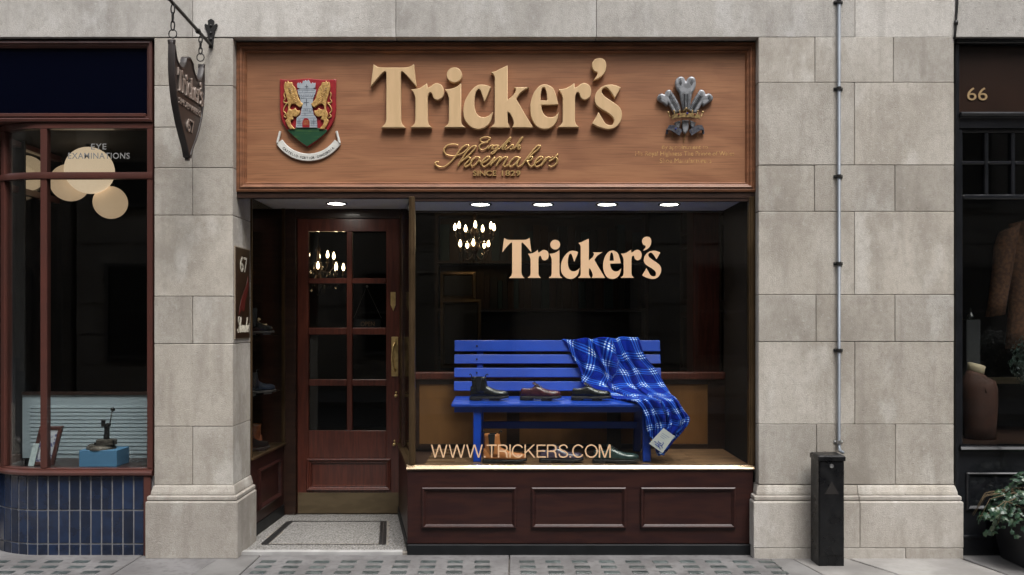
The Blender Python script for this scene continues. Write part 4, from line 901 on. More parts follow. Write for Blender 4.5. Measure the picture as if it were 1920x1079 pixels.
tg = thing('price_tag', 'white card tag with small blue emblem pinned to the hanging blanket corner', 'tag', W(1237, 829, .13))
def tg_xf(p):
    return W(1237 + p[0], 829 + p[1], .125 + p[2])
cor = [(7, -26), (28, -11), (5, 21), (-20, 3)]
mbt = MB(); mbt.add([tg_xf((a, b, 0)) for a, b in cor] + [tg_xf((a, b, .003)) for a, b in cor], [(0,1,2,3),(7,6,5,4),(0,4,5,1),(1,5,6,2),(2,6,7,3),(3,7,4,0)])
tc = obj('card', mbt, TAGM, tg)
em = MB()
for path in ([(-6, 2), (-2, 5), (3, 7), (5, 12)], [(-9, 4), (-5, 7), (-1, 9), (1, 14)], [(-3, -2), (-1, 2), (3, 3)], [(-1, 5), (-3, 10)], [(4, 7), (7, 3), (6, 0)], [(-7, 1), (-10, -1)]): em.tube([tg_xf((a, b, -.0008)) for a, b in path], .0028, 5)
for k in range(3): em.tube([tg_xf((4 + k * -1.5, -17 + k * 3.2, -.0006)), tg_xf((18 - k * 4.5, -8 + k * 1.5, -.0006))], .0010, 4)
obj('emblem', em, TAGI, tc)
obj('pin', MB().tube([tg_xf((18, -18, -.004)), tg_xf((20, -14, .01))], .0022, 5), TAGM, tg)

# ---- shoes
SOLE = M('rubber_sole', (.012, .011, .010), .55, col2=(.02, .018, .016), ns=60); LIN = M('shoe_lining', (.10, .06, .03), .8); ELA = M('elastic_gore', (.006, .006, .007), .8, bump=.6, bs=300)
LEA = {'black': M('black_leather', (.008, .0085, .009), .27, coat=.25, bump=.1, bs=200), 'burgundy': M('burgundy_leather', (.075, .020, .026), .27, coat=.3, col2=(.045, .013, .017), ns=25), 'tan': M('tan_leather', (.50, .185, .055), .42, col2=(.40, .14, .042), ns=20, bump=.15, bs=120),
       'green': M('green_leather', (.018, .038, .034), .25, coat=.35, col2=(.025, .05, .046), ns=20), 'plum': M('plum_leather', (.085, .062, .10), .3, coat=.3, col2=(.06, .045, .075), ns=20), 'cream': M('cream_canvas', (.55, .42, .26), .8), 'chestnut': M('chestnut_leather', (.21, .066, .026), .35, coat=.2, col2=(.15, .045, .018), ns=20), 'navy': M('navy_leather', (.010, .014, .022), .3, coat=.2)}
ST = [(0.0, .012, .030, .066), (.02, .026, .046, .068), (.07, .033, .050, .066), (.16, .0355, .050, .060), (.26, .0345, .060, .066), (.34, .034, .086, .086), (.42, .036, .084, .084), (.52, .0405, .068, .068), (.64, .0455, .053, .053), (.76, .0470, .046, .046), (.86, .043, .043, .043), (.94, .032, .036, .036), (.985, .017, .026, .026), (1.0, .004, .014, .014)]
def shoe(name, label, colr, kind, loc, rotz, L_=.295, group=None, lit=True):
    o = thing(name, label, 'boot' if kind != 'low' else 'shoe', (0, 0, 0), group)
    lt = LEA[colr]; zb = .026; mb = MB(); rings = []
    for t, wd, hc, hr in ST:
        x = t * L_; opn = kind == 'low' and .02 <= t <= .30; h = hr if opn else (hc if kind == 'low' else (max(hc, .075) if t < .3 else hc))
        ring = []
        toe = max(0, t - .75) * .03
        for k in range(9):        # from the right welt over the top to the left welt
            a = math.pi * k / 8; cx_ = math.cos(a); sz = math.sin(a)
            yy = wd * (abs(cx_) ** .75) * (1 if cx_ > 0 else -1)
            if opn:
                zz = zb + toe + (h * (1.0 if k in (2, 6) else .55 if k in (1, 7) else .0 if k in (0, 8) else (.72 if k in (3, 5) else .30)))
                if k in (2, 6): yy = wd * .74 * (1 if k == 2 else -1)
                if k in (3, 5): yy = wd * .50 * (1 if k == 3 else -1)
            else: zz = zb + toe + h * (sz ** .8)
            ring.append((x, yy, zz))
        ring += [(x, -wd * .6, zb - .002 + toe), (x, wd * .6, zb - .002 + toe)]
        rings.append(ring)
    mb.loft(rings); obj('upper', mb, lt, o, smooth=True).modifiers.new('sub', 'SUBSURF').render_levels = 1
    s = MB(); so_ = []
    for grow, z0, z1 in ((.005, .0, .0), ):
        rr = []
        for t, wd, hc, hr in ST: rr.append((t * L_ * 1.03 - .004, wd + grow + .0015, max(0, t - .75) * .03))
        for zlo, zhi, cut in ((.010, zb, 1.0),):
            bot = [(x, y_, zlo + tz) for x, y_, tz in rr] + [(x, -y_, zlo + tz) for x, y_, tz in rr[::-1]]
            top = [(x, y_, zhi + tz) for x, y_, tz in rr] + [(x, -y_, zhi + tz) for x, y_, tz in rr[::-1]]
            n = len(bot); s.add(bot + top, [tuple(range(n))[::-1], tuple(range(n, 2 * n))] + [(i, (i + 1) % n, (i + 1) % n + n, i + n) for i in range(n)])
    obj('sole', s, SOLE, o, bevel=.002)
    hl = MB(); hp_ = [(x, y_) for x, y_, tz in rr if x < .31 * L_]; hp_ = hp_ + [(hp_[-1][0] + .012, hp_[-1][1] * .8)]
    hl.slab(hp_ + [(x, -y_) for x, y_ in hp_[::-1]], 0.0, .011); fp = [(x, y_ * .94) for x, y_, tz in rr if .42 * L_ < x < .86 * L_]; hl.slab(fp + [(x, -y_) for x, y_ in fp[::-1]], .0, .011)
    obj('heel', hl, SOLE, o)
    if kind != 'low':
        hs = {'chelsea': .165, 'tall': .20, 'lace': .185}[kind]; sf = MB(); rg = []
        for z_, cx_, a_, b_ in ((.045, .085, .080, .034), (.075, .076, .070, .036), (.105, .068, .057, .037), (hs - .02, .062, .053, .040), (hs, .061, .054, .042), (hs, .061, .050, .038), (hs - .03, .062, .046, .034)):
            rg.append([(cx_ + a_ * math.cos(2 * math.pi * k / 16), b_ * math.sin(2 * math.pi * k / 16), z_) for k in range(16)])
        sf.loft(rg); obj('shaft', sf, lt, o, smooth=True)
        if kind in ('chelsea', 'tall'):
            for sgn in (-1, 1):
                e = MB(); P_ = [(.040, hs + .001), (.088, hs + .001), (.082, .11), (.074, .062), (.058, .062), (.048, .11)]
                y0 = lambda z_: .0445 if z_ > .12 else .041 if z_ > .09 else .0385
                e.add([(x, sgn * (y0(z_)), z_) for x, z_ in P_] + [(x, sgn * .030, z_) for x, z_ in P_], [(0,1,2,3,4,5), (11,10,9,8,7,6)] + [(i, i + 6, (i + 1) % 6 + 6, (i + 1) % 6) for i in range(6)])
                obj('elastic_gore', e, ELA, o)
            for x0, dx in ((.012, -.012), (.108, .014)):
                obj('pull_tab', MB().tube([(x0, 0, hs - .02), (x0 + dx * .3, 0, hs + .012), (x0 + dx, 0, hs + .022), (x0 + dx * 1.6, 0, hs + .012)], .0045, 6), ELA, o)
    if kind in ('low', 'lace'):
        lc = MB()
        for k in range(4):
            t = .36 + k * .045; x = t * L_; zt_ = zb + (.092, .089, .083, .075)[k] if kind == 'low' else zb + .10 + .0 * k
            if kind == 'lace': x = .10 + k * .012; zt_ = .165 - k * .026
            for s_ in (-1, 1): lc.tube([(x, s_ * .022, zt_ - .012), (x + .006, s_ * .010, zt_ - .0005), (x + .010, -s_ * .012, zt_ - .002)], .0024, 5)
        lc.tube([(.36 * L_, 0, zb + .092), (.35 * L_, .012, zb + .104), (.33 * L_, .022, zb + .098)], .0022, 5); lc.tube([(.36 * L_, 0, zb + .092), (.37 * L_, -.014, zb + .102), (.39 * L_, -.024, zb + .09)], .0022, 5)
        obj('laces', lc, SOLE if colr != 'cream' else lt, o)
        if kind == 'low':
            tn = MB(); tn.loft([[(t * L_ + .004, y_, zb + h_ - abs(y_) * .35) for y_ in (-.022, -.011, 0, .011, .022)] + [(t * L_ + .004, y_, zb + h_ - .007 - abs(y_) * .35) for y_ in (.022, 0, -.022)] for t, h_ in ((.29, .103), (.34, .096), (.44, .082))]); obj('tongue', tn, lt, o, smooth=True)
            sm = MB()       # toe cap and facing seams
            for t0, up in ((.52, .9), (.66, .98)):
                pts = []
                for k in range(9):
                    a = math.pi * k / 8; tt = t0 + .05 * math.sin(a); j = max(i for i in range(len(ST)) if ST[i][0] <= tt); f = (tt - ST[j][0]) / (ST[j + 1][0] - ST[j][0]); wd = ST[j][1] * (1 - f) + ST[j + 1][1] * f; h_ = ST[j][2] * (1 - f) + ST[j + 1][2] * f
                    cx_ = math.cos(a); pts.append((tt * L_, wd * 1.0 * (abs(cx_) ** .75) * (1 if cx_ > 0 else -1), zb + h_ * (math.sin(a) ** .8) * .985 + .0005))
                sm.tube(pts, .0022, 5)
            obj('seam', sm, lt, o, smooth=True)
    o.location = loc; o.rotation_euler = (0, 0, rotz)
    return o
sy = .44; sz_ = 1.003 + .011
def on_seat(px): return (X(px, sy), sy, sz_)
shoe('chelsea_boot', 'black leather ankle boot with elastic sides at the left end of the bench seat', 'black', 'chelsea', on_seat(882), R(-7), .275)
shoe('lace_up_shoe', 'burgundy leather lace-up shoe in the middle of the bench seat', 'burgundy', 'low', on_seat(976), R(-7), .29)
shoe('lace_up_shoe', 'polished black lace-up shoe on the bench seat beside the blanket', 'black', 'low', on_seat(1072), R(-7), .28)
yf = .22
shoe('chelsea_boot', 'tan leather ankle boot with black elastic on the display floor under the bench', 'tan', 'tall', (X(906, yf), yf, zf), R(-6), .30)
shoe('lace_up_shoe', 'plum coloured lace-up shoe on the display floor behind the web address', 'plum', 'low', (X(1012, yf), yf + .02, zf), R(-6), .30)
shoe('lace_up_shoe', 'dark green leather shoe on the display floor by the right bench leg', 'green', 'low', (X(1112, yf), yf, zf), R(-8), .315)
# showcase shoes
def in_case(u, n_, z_): q = VA + VD * u + VN * n_; return (q.x, q.y, z_)
shoe('lace_up_boot', 'chestnut brown lace-up boot on the floor of the side showcase', 'chestnut', 'lace', in_case(.56, -.10, vzs), R(215), .29)
shoe('chelsea_boot', 'navy blue ankle boot on the lower showcase shelf', 'navy', 'chelsea', in_case(.20, -.12, shelfz[1]), R(55), .28)
shoe('lace_up_shoe', 'cream canvas shoe on the upper showcase shelf', 'cream', 'low', in_case(.66, -.10, shelfz[0]), R(240), .26)
shoe('lace_up_boot', 'black lace-up boot at the dark back corner of the showcase floor', 'black', 'lace', in_case(.22, -.16, vzs), R(60), .28)
shoe('lace_up_boot', 'tall black boot on the upper showcase shelf against the stone pier', 'black', 'tall', in_case(.2, -.12, shelfz[0]), R(60), .28)

# ---- chandeliers
BULB = M('candle_bulb', (1, .9, .75), .3, emit=(1, .74, .42), estr=6.0); CRY = glass_mat('crystal', (.9, .85, .78), 1.7); DKB = M('dark_bronze', (.05, .03, .018), .35, .8)
def chandelier(x, y, z, rad, label, tiers, watts, bs=1.0):
    c = thing('chandelier', label, 'chandelier', (x, y, z))
    st = MB().lathe([(.004, .9), (.006, .28), (.03, .24), (.012, .2), (.02, .12), (.05, .06), (.02, 0), (.045, -.06), (.06, -.1), (.03, -.15), (.008, -.19), (.018, -.215), (.002, -.235)], (x, y, z), 14)
    obj('stem', st, DKB, c, smooth=True)
    cm = MB(); k = 0
    for n_, r_, dz, ph in tiers:
        for i in range(n_):
            a = 2 * math.pi * i / n_ + ph; ca_, sa_ = math.cos(a), math.sin(a); rr = r_ * rad
            pts = [(x + ca_ * rr * t, y + sa_ * rr * t, z + dz - .05 + dd) for t, dd in ((.1, .0), (.35, -.055), (.7, -.06), (.95, -.02), (1, .02))]
            arm = obj('arm', MB().tube(pts, .006, 6).lathe([(.008, .02), (.024, .028), (.012, .033), (.009, .038), (.009, .075)], (x + ca_ * rr, y + sa_ * rr, z + dz - .05), 10), DKB, c, smooth=True)
            obj('bulb', MB().lathe([(.007, .075), (.017 * bs, .09), (.020 * bs, .105), (.015 * bs, .125), (.006, .145), (.001, .152)], (x + ca_ * rr, y + sa_ * rr, z + dz - .05), 10), BULB, arm, smooth=True)
            for j in range(4):
                t = .3 + .23 * j; q = (x + ca_ * rr * t, y + sa_ * rr * t, z + dz - .12 - .02 * (j % 2)); cm.loft([[(q[0] + s0, q[1] + s1, q[2] + s2) for s0, s1 in ((.001, 0), (0, .001), (-.001, 0), (0, -.001))] for s2 in (.02,)] + [[(q[0] + s0, q[1] + s1, q[2]) for s0, s1 in ((.008, 0), (0, .008), (-.008, 0), (0, -.008))], [(q[0] + s0, q[1] + s1, q[2] - .022) for s0, s1 in ((.001, 0), (0, .001), (-.001, 0), (0, -.001))]])
    for i in range(46):
        a = random.uniform(0, 6.28); rr = random.uniform(.03, .13) * rad / .25; q = (x + rr * math.cos(a), y + rr * math.sin(a), z + random.uniform(-.2, .12)); cm.ball(q, random.uniform(.005, .01), 5, 4)
    tag(obj('crystal_drops', cm, CRY, c), kind='stuff')
    lamp('POINT', 'chandelier_light', (x, y, z + .12), watts, (1, .68, .38), c, shadow_soft_size=.2)
chandelier(X(890, 3.4), 3.4, Z(447, 3.4), .215, 'lit candle chandelier seen through the top left of the display window', [(7, .98, .06, .3), (5, .72, -.12, .9)], .25, .85)
chandelier(X(597, 3.2), 3.2, Z(512, 3.2), .18, 'lit candle chandelier glimpsed through the door panes', [(5, .9, .12, .5), (8, 1.4, .0, .2)], .5, .8)

# ---- inside of the shop, dim
CAB = M('cabinet_wood', (.028, .012, .007), .5, col2=(.018, .008, .005), ns=4, stretch=(1, 1, 4)); SPN = [M('stored_box_teal', (.012, .035, .038), .6), M('stored_box_brown', (.04, .019, .009), .6), M('stored_box_dark', (.015, .014, .014), .6)]
cb = thing('shelf_cabinet', 'tall dark shelving of narrow boxes high on the far wall of the shop', 'cabinet', (.6, 4.6, .06))
obj('carcass', MB().box(-.9, 1.5, 4.6, 4.62, .06, 3.3).box(-.92, -.88, 4.3, 4.6, .06, 3.3).box(1.5, 1.54, 4.3, 4.6, .06, 3.3), CAB, cb)
for z_ in (.6, 1.15, 1.7, 2.25, 2.8): obj('shelf', MB().box(-.88, 1.5, 4.3, 4.6, z_, z_ + .03), CAB, cb)
for r_, z_ in enumerate((1.732, 2.282, 2.832)):
    x = -.86
    while x < 1.40:
        ww = random.uniform(.05, .12); obj('box', MB().box(x, x + ww - .006, 4.32 + random.uniform(0, .05), 4.58, z_, z_ + random.uniform(.3, .44)), random.choice(SPN), cb); x += ww
dw = thing('wall_panelling', 'brown panelled cupboard doors on the right wall inside the shop', 'panelling', (1.9, 2.8, .06))
obj('backing', MB().box(1.88, 1.945, 1.3, 4.2, .06, 3.3), CAB, dw)
for i in range(4):
    for j in range(4):
        fr_ = MB(lambda p: Vector((1.88 + p[1], p[0], p[2]))); fr_.frame(1.36 + i * .7, 1.98 + i * .7, .25 + j * .76, .92 + j * .76, [(0, 0), (0, -.02), (.05, -.025), (.06, 0)]); obj('panel', fr_, SPN[1], dw)
pl = thing('red_pillar', 'dark red timber pillar inside the shop behind the window', 'pillar', (X(1325, 1.6), 1.6, .06))
obj('shaft', MB().box(X(1300, 1.6), X(1350, 1.6), 1.6, 1.9, .06, 3.38), MAHOG, pl, bevel=.01); obj('base', MB().box(X(1297, 1.6), X(1353, 1.6), 1.58, 1.92, .06, .3), MAHOG, pl, bevel=.01)
for k, (a, b, c, d, nm) in enumerate(((826, 892, 510, 562, 'small dim framed picture on the shop wall under the chandelier'), (826, 902, 562, 690, 'large dim framed mirror on the shop wall under the small picture'))):
    y_ = 4.28; m_ = thing('framed_picture', nm, 'picture', (X((a + b) / 2, y_), y_, Z(d, y_))); obj('frame', MB().frame(X(a, y_), X(b, y_), Z(d, y_), Z(c, y_), [(0, y_ + .012), (0, y_ - .02), (.03, y_ - .025), (.045, y_), (.045, y_ + .012)]), BRONZE, m_); obj('picture', MB().box(X(a, y_) + .04, X(b, y_) - .04, y_, y_ + .01, Z(d, y_) + .04, Z(c, y_) - .04), SPN[2], m_)
# ================================================================== left neighbour: eye clinic with a curved corner
OY = .05; XR = X(288, OY); XC = X(80, OY); RAD = .55
def plan(s):
    """point and outward normal along the front, s metres leftwards from the pier"""
    l1 = XR - XC
    if s <= l1: return Vector((XR - s, OY)), Vector((0, -1))
    a = (s - l1) / RAD
    if a <= math.pi / 2: return Vector((XC - RAD * math.sin(a), OY + RAD - RAD * math.cos(a))), Vector((-math.sin(a), -math.cos(a)))
    return Vector((XC - RAD, OY + RAD + (s - l1 - RAD * math.pi / 2))), Vector((-1, 0))
L1 = XR - XC; SMAX = L1 + RAD * math.pi / 2 + .7
def path_s(s0=0.0, s1=SMAX):
    a = [s0, L1 - .001] if s0 < L1 else [s0]; s = L1
    while s < min(s1, L1 + RAD * math.pi / 2): a.append(s + .0005); s += .045
    return [q for q in a if q <= s1] + [s1]
def sweep(prof, s0=0.0, s1=SMAX):
    mb = MB(); rings = []
    for s in path_s(s0, s1):
        p, n_ = plan(s); rings.append([(p.x + n_.x * o, p.y + n_.y * o, z) for o, z in prof])
    return mb.loft(rings)
oc = thing('clinic_shopfront', 'oxblood framed curved shopfront with blue tiled base left of the stone pier', 'shopfront', (XC, .2, 0))
zsl, zsh = Z(893, .03), Z(878, .05)
obj('sill', sweep([(-.05, zsl), (.022, zsl), (.034, zsl + .008), (.036, zsl + .022), (.030, zsl + .034), (.014, zsl + .038), (.014, zsh - .003), (.004, zsh), (-.05, zsh)]), OXBLOOD, oc, smooth=True, autosm=32)
obj('grout_wall', sweep([(-.06, -.02), (-.0005, -.02), (-.0005, zsl - .001), (-.06, zsl - .001)]), GROUT, oc)
tw_ = .0722; tz = [Z(893, OY), Z(957, OY) , Z(1020, OY), -.005]
trng = [(tz[1] + .0045, tz[0] - .001), (tz[2] + .0045, tz[1] - .0045), (tz[3], tz[2] - .0045)]
s = .062; TM = {}
for j, (z0, z1) in enumerate(trng):
    TM[j] = data_of(MB().box(-tw_ / 2 + .0045, tw_ / 2 - .0045, -.0035, .004, z0, z1), TILE, 'tile')
while s < SMAX - .05:
    p, n_ = plan(s + tw_ / 2); ang = math.atan2(n_.x, -n_.y)
    for j in range(3):
        o = piece('tile', TM[j], oc, (p.x + n_.x * random.uniform(0, .0012), p.y, 0), ang + random.uniform(-.004, .004))
        if s < 1.4: b = o.modifiers.new('bevel', 'BEVEL'); b.width = .002; b.segments = 1
    s += tw_
obj('end_board', MB().box(XR - .060, XR - .012, OY - .022, OY + .05, -.01, zsl - .001), OXBLOOD, oc, bevel=.003)
zc0, zc1 = Z(242, OY), Z(230.5, OY)
obj('head_rail', sweep([(-.05, zc0), (.012, zc0), (.012, zc1 - .001), (-.05, zc1 - .001)]), OXBLOOD, oc, bevel=.003)
obj('transom_bar', sweep([(-.03, Z(336, OY)), (.018, Z(336, OY)), (.022, Z(331, OY)), (.018, Z(324, OY)), (-.03, Z(323, OY))]), OXBLOOD, oc, smooth=True, autosm=32)
obj('jamb', MB().box(X(277, OY), XR - .001, OY - .014, OY + .05, zsh + .001, zc0 - .001), OXBLOOD, oc, bevel=.003)
obj('mullion', MB().box(X(77, OY), X(89, OY), OY - .012, OY + .045, zsh + .001, zc0 - .001), OXBLOOD, oc, bevel=.003)
p, n_ = plan(L1 + RAD * .62)
obj('mullion', MB(lambda q: Vector((p.x + n_.x * -q[1] + n_.y * -q[0], p.y - n_.y * q[1] + n_.x * q[0] * 1, q[2]))).box(-.025, .025, -.012, .045, zsh + .001, zc0 - .001), OXBLOOD, oc, bevel=.003)
GLC = glass_mat('clinic_glass', (.93, .95, .95), 1.36)
for z0, z1 in ((zsh, Z(336, OY)), (Z(323, OY), zc0)):
    obj('glass_pane', sweep([(-.012, z0 + .001), (-.006, z0 + .001), (-.006, z1 - .001), (-.012, z1 - .001)], s0=.04, s1=SMAX), GLC, oc)
ETCH = M('etched_lettering', (.20, .20, .195), .6)
gx2 = plane_xf(Vector((0, OY + .0055, 0)), *FRONT)
text('window_lettering', 'EYE', X(170, OY), X(199, OY), Z(280.5, OY), Z(269.5, OY), .0008, gx2, ETCH, oc, bold=.01, spacing=1.1)
text('window_lettering', 'EXAMINATIONS', X(127, OY), X(242.5, OY), Z(298, OY), Z(286.5, OY), .0008, gx2, ETCH, oc, bold=.01, spacing=1.1)
cf = thing('clinic_fascia', 'dark navy glass fascia in an oxblood frame at the top left', 'fascia', (XC, .1, Z(230, OY)))
fl0 = -5.2
obj('frame', MB().frame(fl0, XR, Z(230, OY), Z(78, OY), [(0, .16), (0, .025), (.020, .020), (.024, .034), (.036, .034), (.040, .044), (.045, .052), (.045, .16)]), OXBLOOD, cf, bevel=.002)
obj('lower_rail', MB().box(fl0 + .05, XR - .046, .028, .15, Z(229, OY) + .03, Z(214, OY)), OXBLOOD, cf, bevel=.003)
obj('glass_panel', MB().box(fl0 + .04, XR - .04, .056, .15, Z(226, OY), Z(84, OY)), NAVY, cf)
struct('clinic_soffit', MB().box(fl0, XR, .17, 1.6, Z(228, OY), Z(228, OY) + .04), WALLD)
struct('clinic_lobby_wall', MB().box(XC - RAD - .06, XC - RAD - .05, 1.5, 4.4, 0, 3.4).box(-7.5, -5.2, .05, .3, 0, 3.5), WALLD)
struct('clinic_window_bed', MB().slab([(XR, .12), (XR, .75), (XC - .25, .75), (XC - .25, .4), (XC, .12)], .3, zsh - .012), DARKWOOD)
# white slatted screen at the back of the clinic window
SCRN = M('screen_paint', (.34, .40, .42), .6, col2=(.31, .365, .385), ns=3)
sy_ = .58
scn = thing('slatted_screen', 'pale blue-grey slatted screen standing at the back of the clinic window', 'screen', (X(150, sy_), sy_, zsh - .012))
sx0, sx1 = X(42, sy_), XR - .01
obj('panel', MB().box(sx0, sx1, sy_, sy_ + .02, zsh - .012, Z(741, sy_)), SCRN, scn)
obj('top_rail', MB().box(sx0, sx1, sy_ - .012, sy_ + .03, Z(741, sy_) + .001, Z(735, sy_)), DARKWOOD, scn)
for k in range(13):
    z1 = Z(760 + k * 7.1, sy_); z0 = Z(765.4 + k * 7.1, sy_)
    obj('slat', MB().hexa([(X(57, sy_), sy_ - .0065, z0), (sx1, sy_ - .0065, z0), (sx1, sy_ - .0005, z0), (X(57, sy_), sy_ - .0005, z0)], [(X(57, sy_), sy_ - .003, z1), (sx1, sy_ - .003, z1), (sx1, sy_ - .0005, z1), (X(57, sy_), sy_ - .0005, z1)]), SCRN, scn)
struct('clinic_partition', MB().box(X(-30, .7), X(46, .7), .7, .72, 0, Z(228, OY)), WALLD)
BLK = M('pedestal_blue', (.085, .215, .36), .55, col2=(.075, .195, .33), ns=6)
by0 = .17; pz = zsh - .012
obj('pedestal', MB().box(X(148, by0), X(219, by0), by0, by0 + .20, pz, Z(845, by0)), BLK, bevel=.003, loc=(X(183, by0), by0 + .1, pz))
o_ = bpy.data.objects['pedestal']; tag(o_, 'plain blue box pedestal under the metal instrument in the clinic window', 'pedestal')
IRON = M('old_iron', (.02, .02, .022), .4, .6, col2=(.04, .037, .033), ns=40); PEW = M('aged_pewter', (.14, .12, .095), .5, .5, col2=(.07, .06, .05), ns=40)
iz = Z(845, by0); iy = by0 + .09
def ip(px_, py_, dy=0.0): return Vector((X(px_, iy), iy + dy, Z(py_, iy) + 0))
ins = thing('optical_instrument', 'old metal optical instrument with long knobbed lever on a blue pedestal', 'instrument', (X(198, iy), iy, iz))
obj('base', MB().lathe([(.098, iz), (.096, iz + .012), (.088, iz + .022), (.085, iz + .024), (.085, iz + .03), (.001, iz + .031)], (X(190, iy), iy, 0), 20), PEW, ins, smooth=True, autosm=40)
obj('drum', MB().lathe([(.068, iz + .031), (.068, iz + .062), (.06, iz + .066), (.001, iz + .067)], (X(200, iy), iy, 0), 18), PEW, ins, smooth=True, autosm=40)
obj('column', MB().box(X(197, iy), X(204, iy), iy - .016, iy + .016, iz + .066, Z(795, iy)).box(X(192, iy), X(199, iy), iy - .02, iy - .006, Z(800, iy), Z(788, iy)).tube([ip(200, 796), ip(207, 797)], .012, 8).box(X(195, iy), X(198, iy), iy - .01, iy + .01, iz + .066, iz + .10), IRON, ins, bevel=.002)
obj('lever', MB().tube([ip(205, 798), ip(206, 795), ip(210, 772)], .0045, 6).ball(ip(211.5, 768), .0155, 12, 8), IRON, ins, smooth=True)
for a, b, h_ in ((188, 835, .03), (194, 832, .022), (212, 833, .026), (216, 834, .03), (182, 838, .014)): obj('screw', MB().lathe([(.006, 0), (.006, h_), (.008, h_), (.008, h_ + .012), (.002, h_ + .014)], (X(a, iy), iy - .03, iz + .02), 8), IRON, ins)
pf = thing('picture_frame', 'leaning oxblood picture frame with pale prints in the clinic window corner', 'picture', (X(82, .3), .3, pz))
def pfx(q):   # lean back and turn
    a = R(8); c0 = Vector((X(81, .26), .24, pz)); u, d, v = q[0], q[1], q[2]
    return c0 + Vector((u * .98 + v * .13, d + v * .22 + u * .1, v * .965))
mbf = MB(pfx).frame(-.078, .078, 0, .275, [(0, .018), (0, -.004), (.006, -.008), (.022, -.006), (.026, 0), (.026, .018)])
fo_ = obj('frame', mbf, OXBLOOD, pf); PRT = M('print_paper', (.48, .48, .50), .6, col2=(.10, .10, .22), ns=45, lo=.5, hi=.6)
obj('print', MB(pfx).box(-.053, .053, .003, .008, .026, .25), PRT, pf)
obj('note_card', MB(pfx).box(-.085, -.045, -.016, -.012, .0, .155), M('note_paper', (.46, .52, .51), .7, col2=(.38, .44, .43), ns=60), pf)
GLOBE = M('opal_globe', (.52, .41, .29), .35, emit=(1, .69, .42), estr=.16); GLOBE1 = M('opal_globe_near', (.58, .49, .38), .35, emit=(1, .75, .50), estr=.25)
for k, (a, b, r_, y_, nm) in enumerate(((168, 320, 43.5, .85, 'largest glowing globe lamp, in front of the clinic cluster behind the window lettering'), (131, 343, 34.5, 1.1, 'middle sized globe lamp at the left and behind the largest globe'), (207, 380, 30.5, 1.0, 'lowest and smallest globe lamp, at the lower right of the cluster'), (50, 325, 33, 1.25, 'globe lamp on its own by the curved corner, half hidden by a mullion'))):
    c0 = W(a, b, y_); rr = r_ * (6 + y_) / 1680
    gl_ = thing('globe_lamp', nm, 'lamp', c0, 'opal globe pendants in the clinic')
    obj('globe', MB().ball(c0, rr, 32, 20), GLOBE if k else GLOBE1, gl_, smooth=True); obj('cap', MB().lathe([(.03, rr * .97), (.03, rr + .02), (.008, rr + .03)], c0, 12), IRON, gl_); obj('cord', MB().tube([c0 + Vector((0, 0, rr + .02)), Vector((c0.x, c0.y, 3.399))], .004, 6), IRON, gl_)

# ================================================================== hanging sign and plaque
HX = -2.03
hg = thing('hanging_sign', 'dark brown shield sign hanging by chains from an iron wall bracket', 'sign', (HX, 0, 2.6))
SGNB = M('sign_bronze_paint', (.038, .030, .028), .42, .1, col2=(.03, .024, .022), ns=10, coat=.15); SGNL = M('sign_letter_metal', (.30, .245, .21), .4, .3); CHN = M('blackened_iron', (.028, .027, .027), .45, .5, bump=.3, bs=90)
zb0 = Z(86) ; zb1 = 3.475
obj('bracket_arm', MB().tube([(HX, 0, zb0), (HX, -.20, zb0 + .012), (HX, -.80, zb1)], .011, 6).tube([(HX, -.25, zb0 + .014), (HX, -.26, zb0 + .014)], .018, 8), CHN, hg)
pp_ = [(-.014, .0), (.014, .0), (.017, .06), (.028, .115), (.045, .15), (.040, .165), (.020, .155), (.022, .185), (0, .198), (-.022, .185), (-.020, .155), (-.040, .165), (-.045, .15), (-.028, .115), (-.017, .06)]
obj('wall_plate', MB().prism([(HX + a, zb0 - .02 + b) for a, b in pp_], -.014, -.002), CHN, hg, bevel=.003)
for dz_ in (.04, .08, .13): obj('plate_stud', MB().ball((HX, -.016, zb0 + dz_), .009, 8, 6), CHN, hg)
YF, YB, ZT = -.70, -.19, 3.245; YM = (YF + YB) / 2
def ring_pts(c, r_, ry, axis, n=12):
    out = []
    for k in range(n):
        a = 2 * math.pi * k / n; u, v = r_ * math.cos(a), ry * math.sin(a); out.append((c[0] + (u if axis == 'x' else 0), c[1] + (u if axis == 'y' else 0), c[2] + v))
    return out
for yy in (YF + .02, YB - .02):
    top = zb0 + (zb1 - zb0) * min(1, max(0, (-yy - .2) / .6)) - .01; z0 = ZT + .012
    rg = z0 + .026; obj('ring', MB().tube(ring_pts((HX, yy, rg), .024, .026, 'x'), .0036, 6, loop=True), CHN, hg, smooth=True)
    n_ = max(2, round((top - rg - .026) / .042)); st = (top - rg - .026) / n_
    for k in range(n_):
        c0 = (HX, yy, rg + .026 + st * (k + .5)); obj('chain_link', MB().tube(ring_pts(c0, .011, st * .5 + .006, 'y' if k % 2 else 'x', 10), .0042, 5, loop=True), CHN, hg, smooth=True)
out_ = [(-.255, .0, 1), (-.245, -.02), (-.20, -.105), (-.13, -.125), (-.075, -.085), (-.055, -.048), (0, -.030), (.055, -.048), (.075, -.085), (.13, -.125), (.20, -.105), (.245, -.02), (.255, .0, 1), (.262, -.10), (.255, -.22), (.215, -.36), (.14, -.49), (.05, -.60), (.018, -.655, 1), (-.018, -.655, 1), (-.05, -.60), (-.14, -.49), (-.215, -.36), (-.255, -.22), (-.262, -.10)]
lp = smooth_loop(out_, 5)
SU, SV, SNn = Vector((0, 1, 0)), Vector((0, 0, 1)), Vector((1, 0, 0))
sbx = plane_xf(Vector((HX - .015, YM, ZT)), SU, SV, SNn)
bd_ = cutout('board', [[(p.x, p.y) for p in lp]], .030, .003, sbx, SGNB, hg)
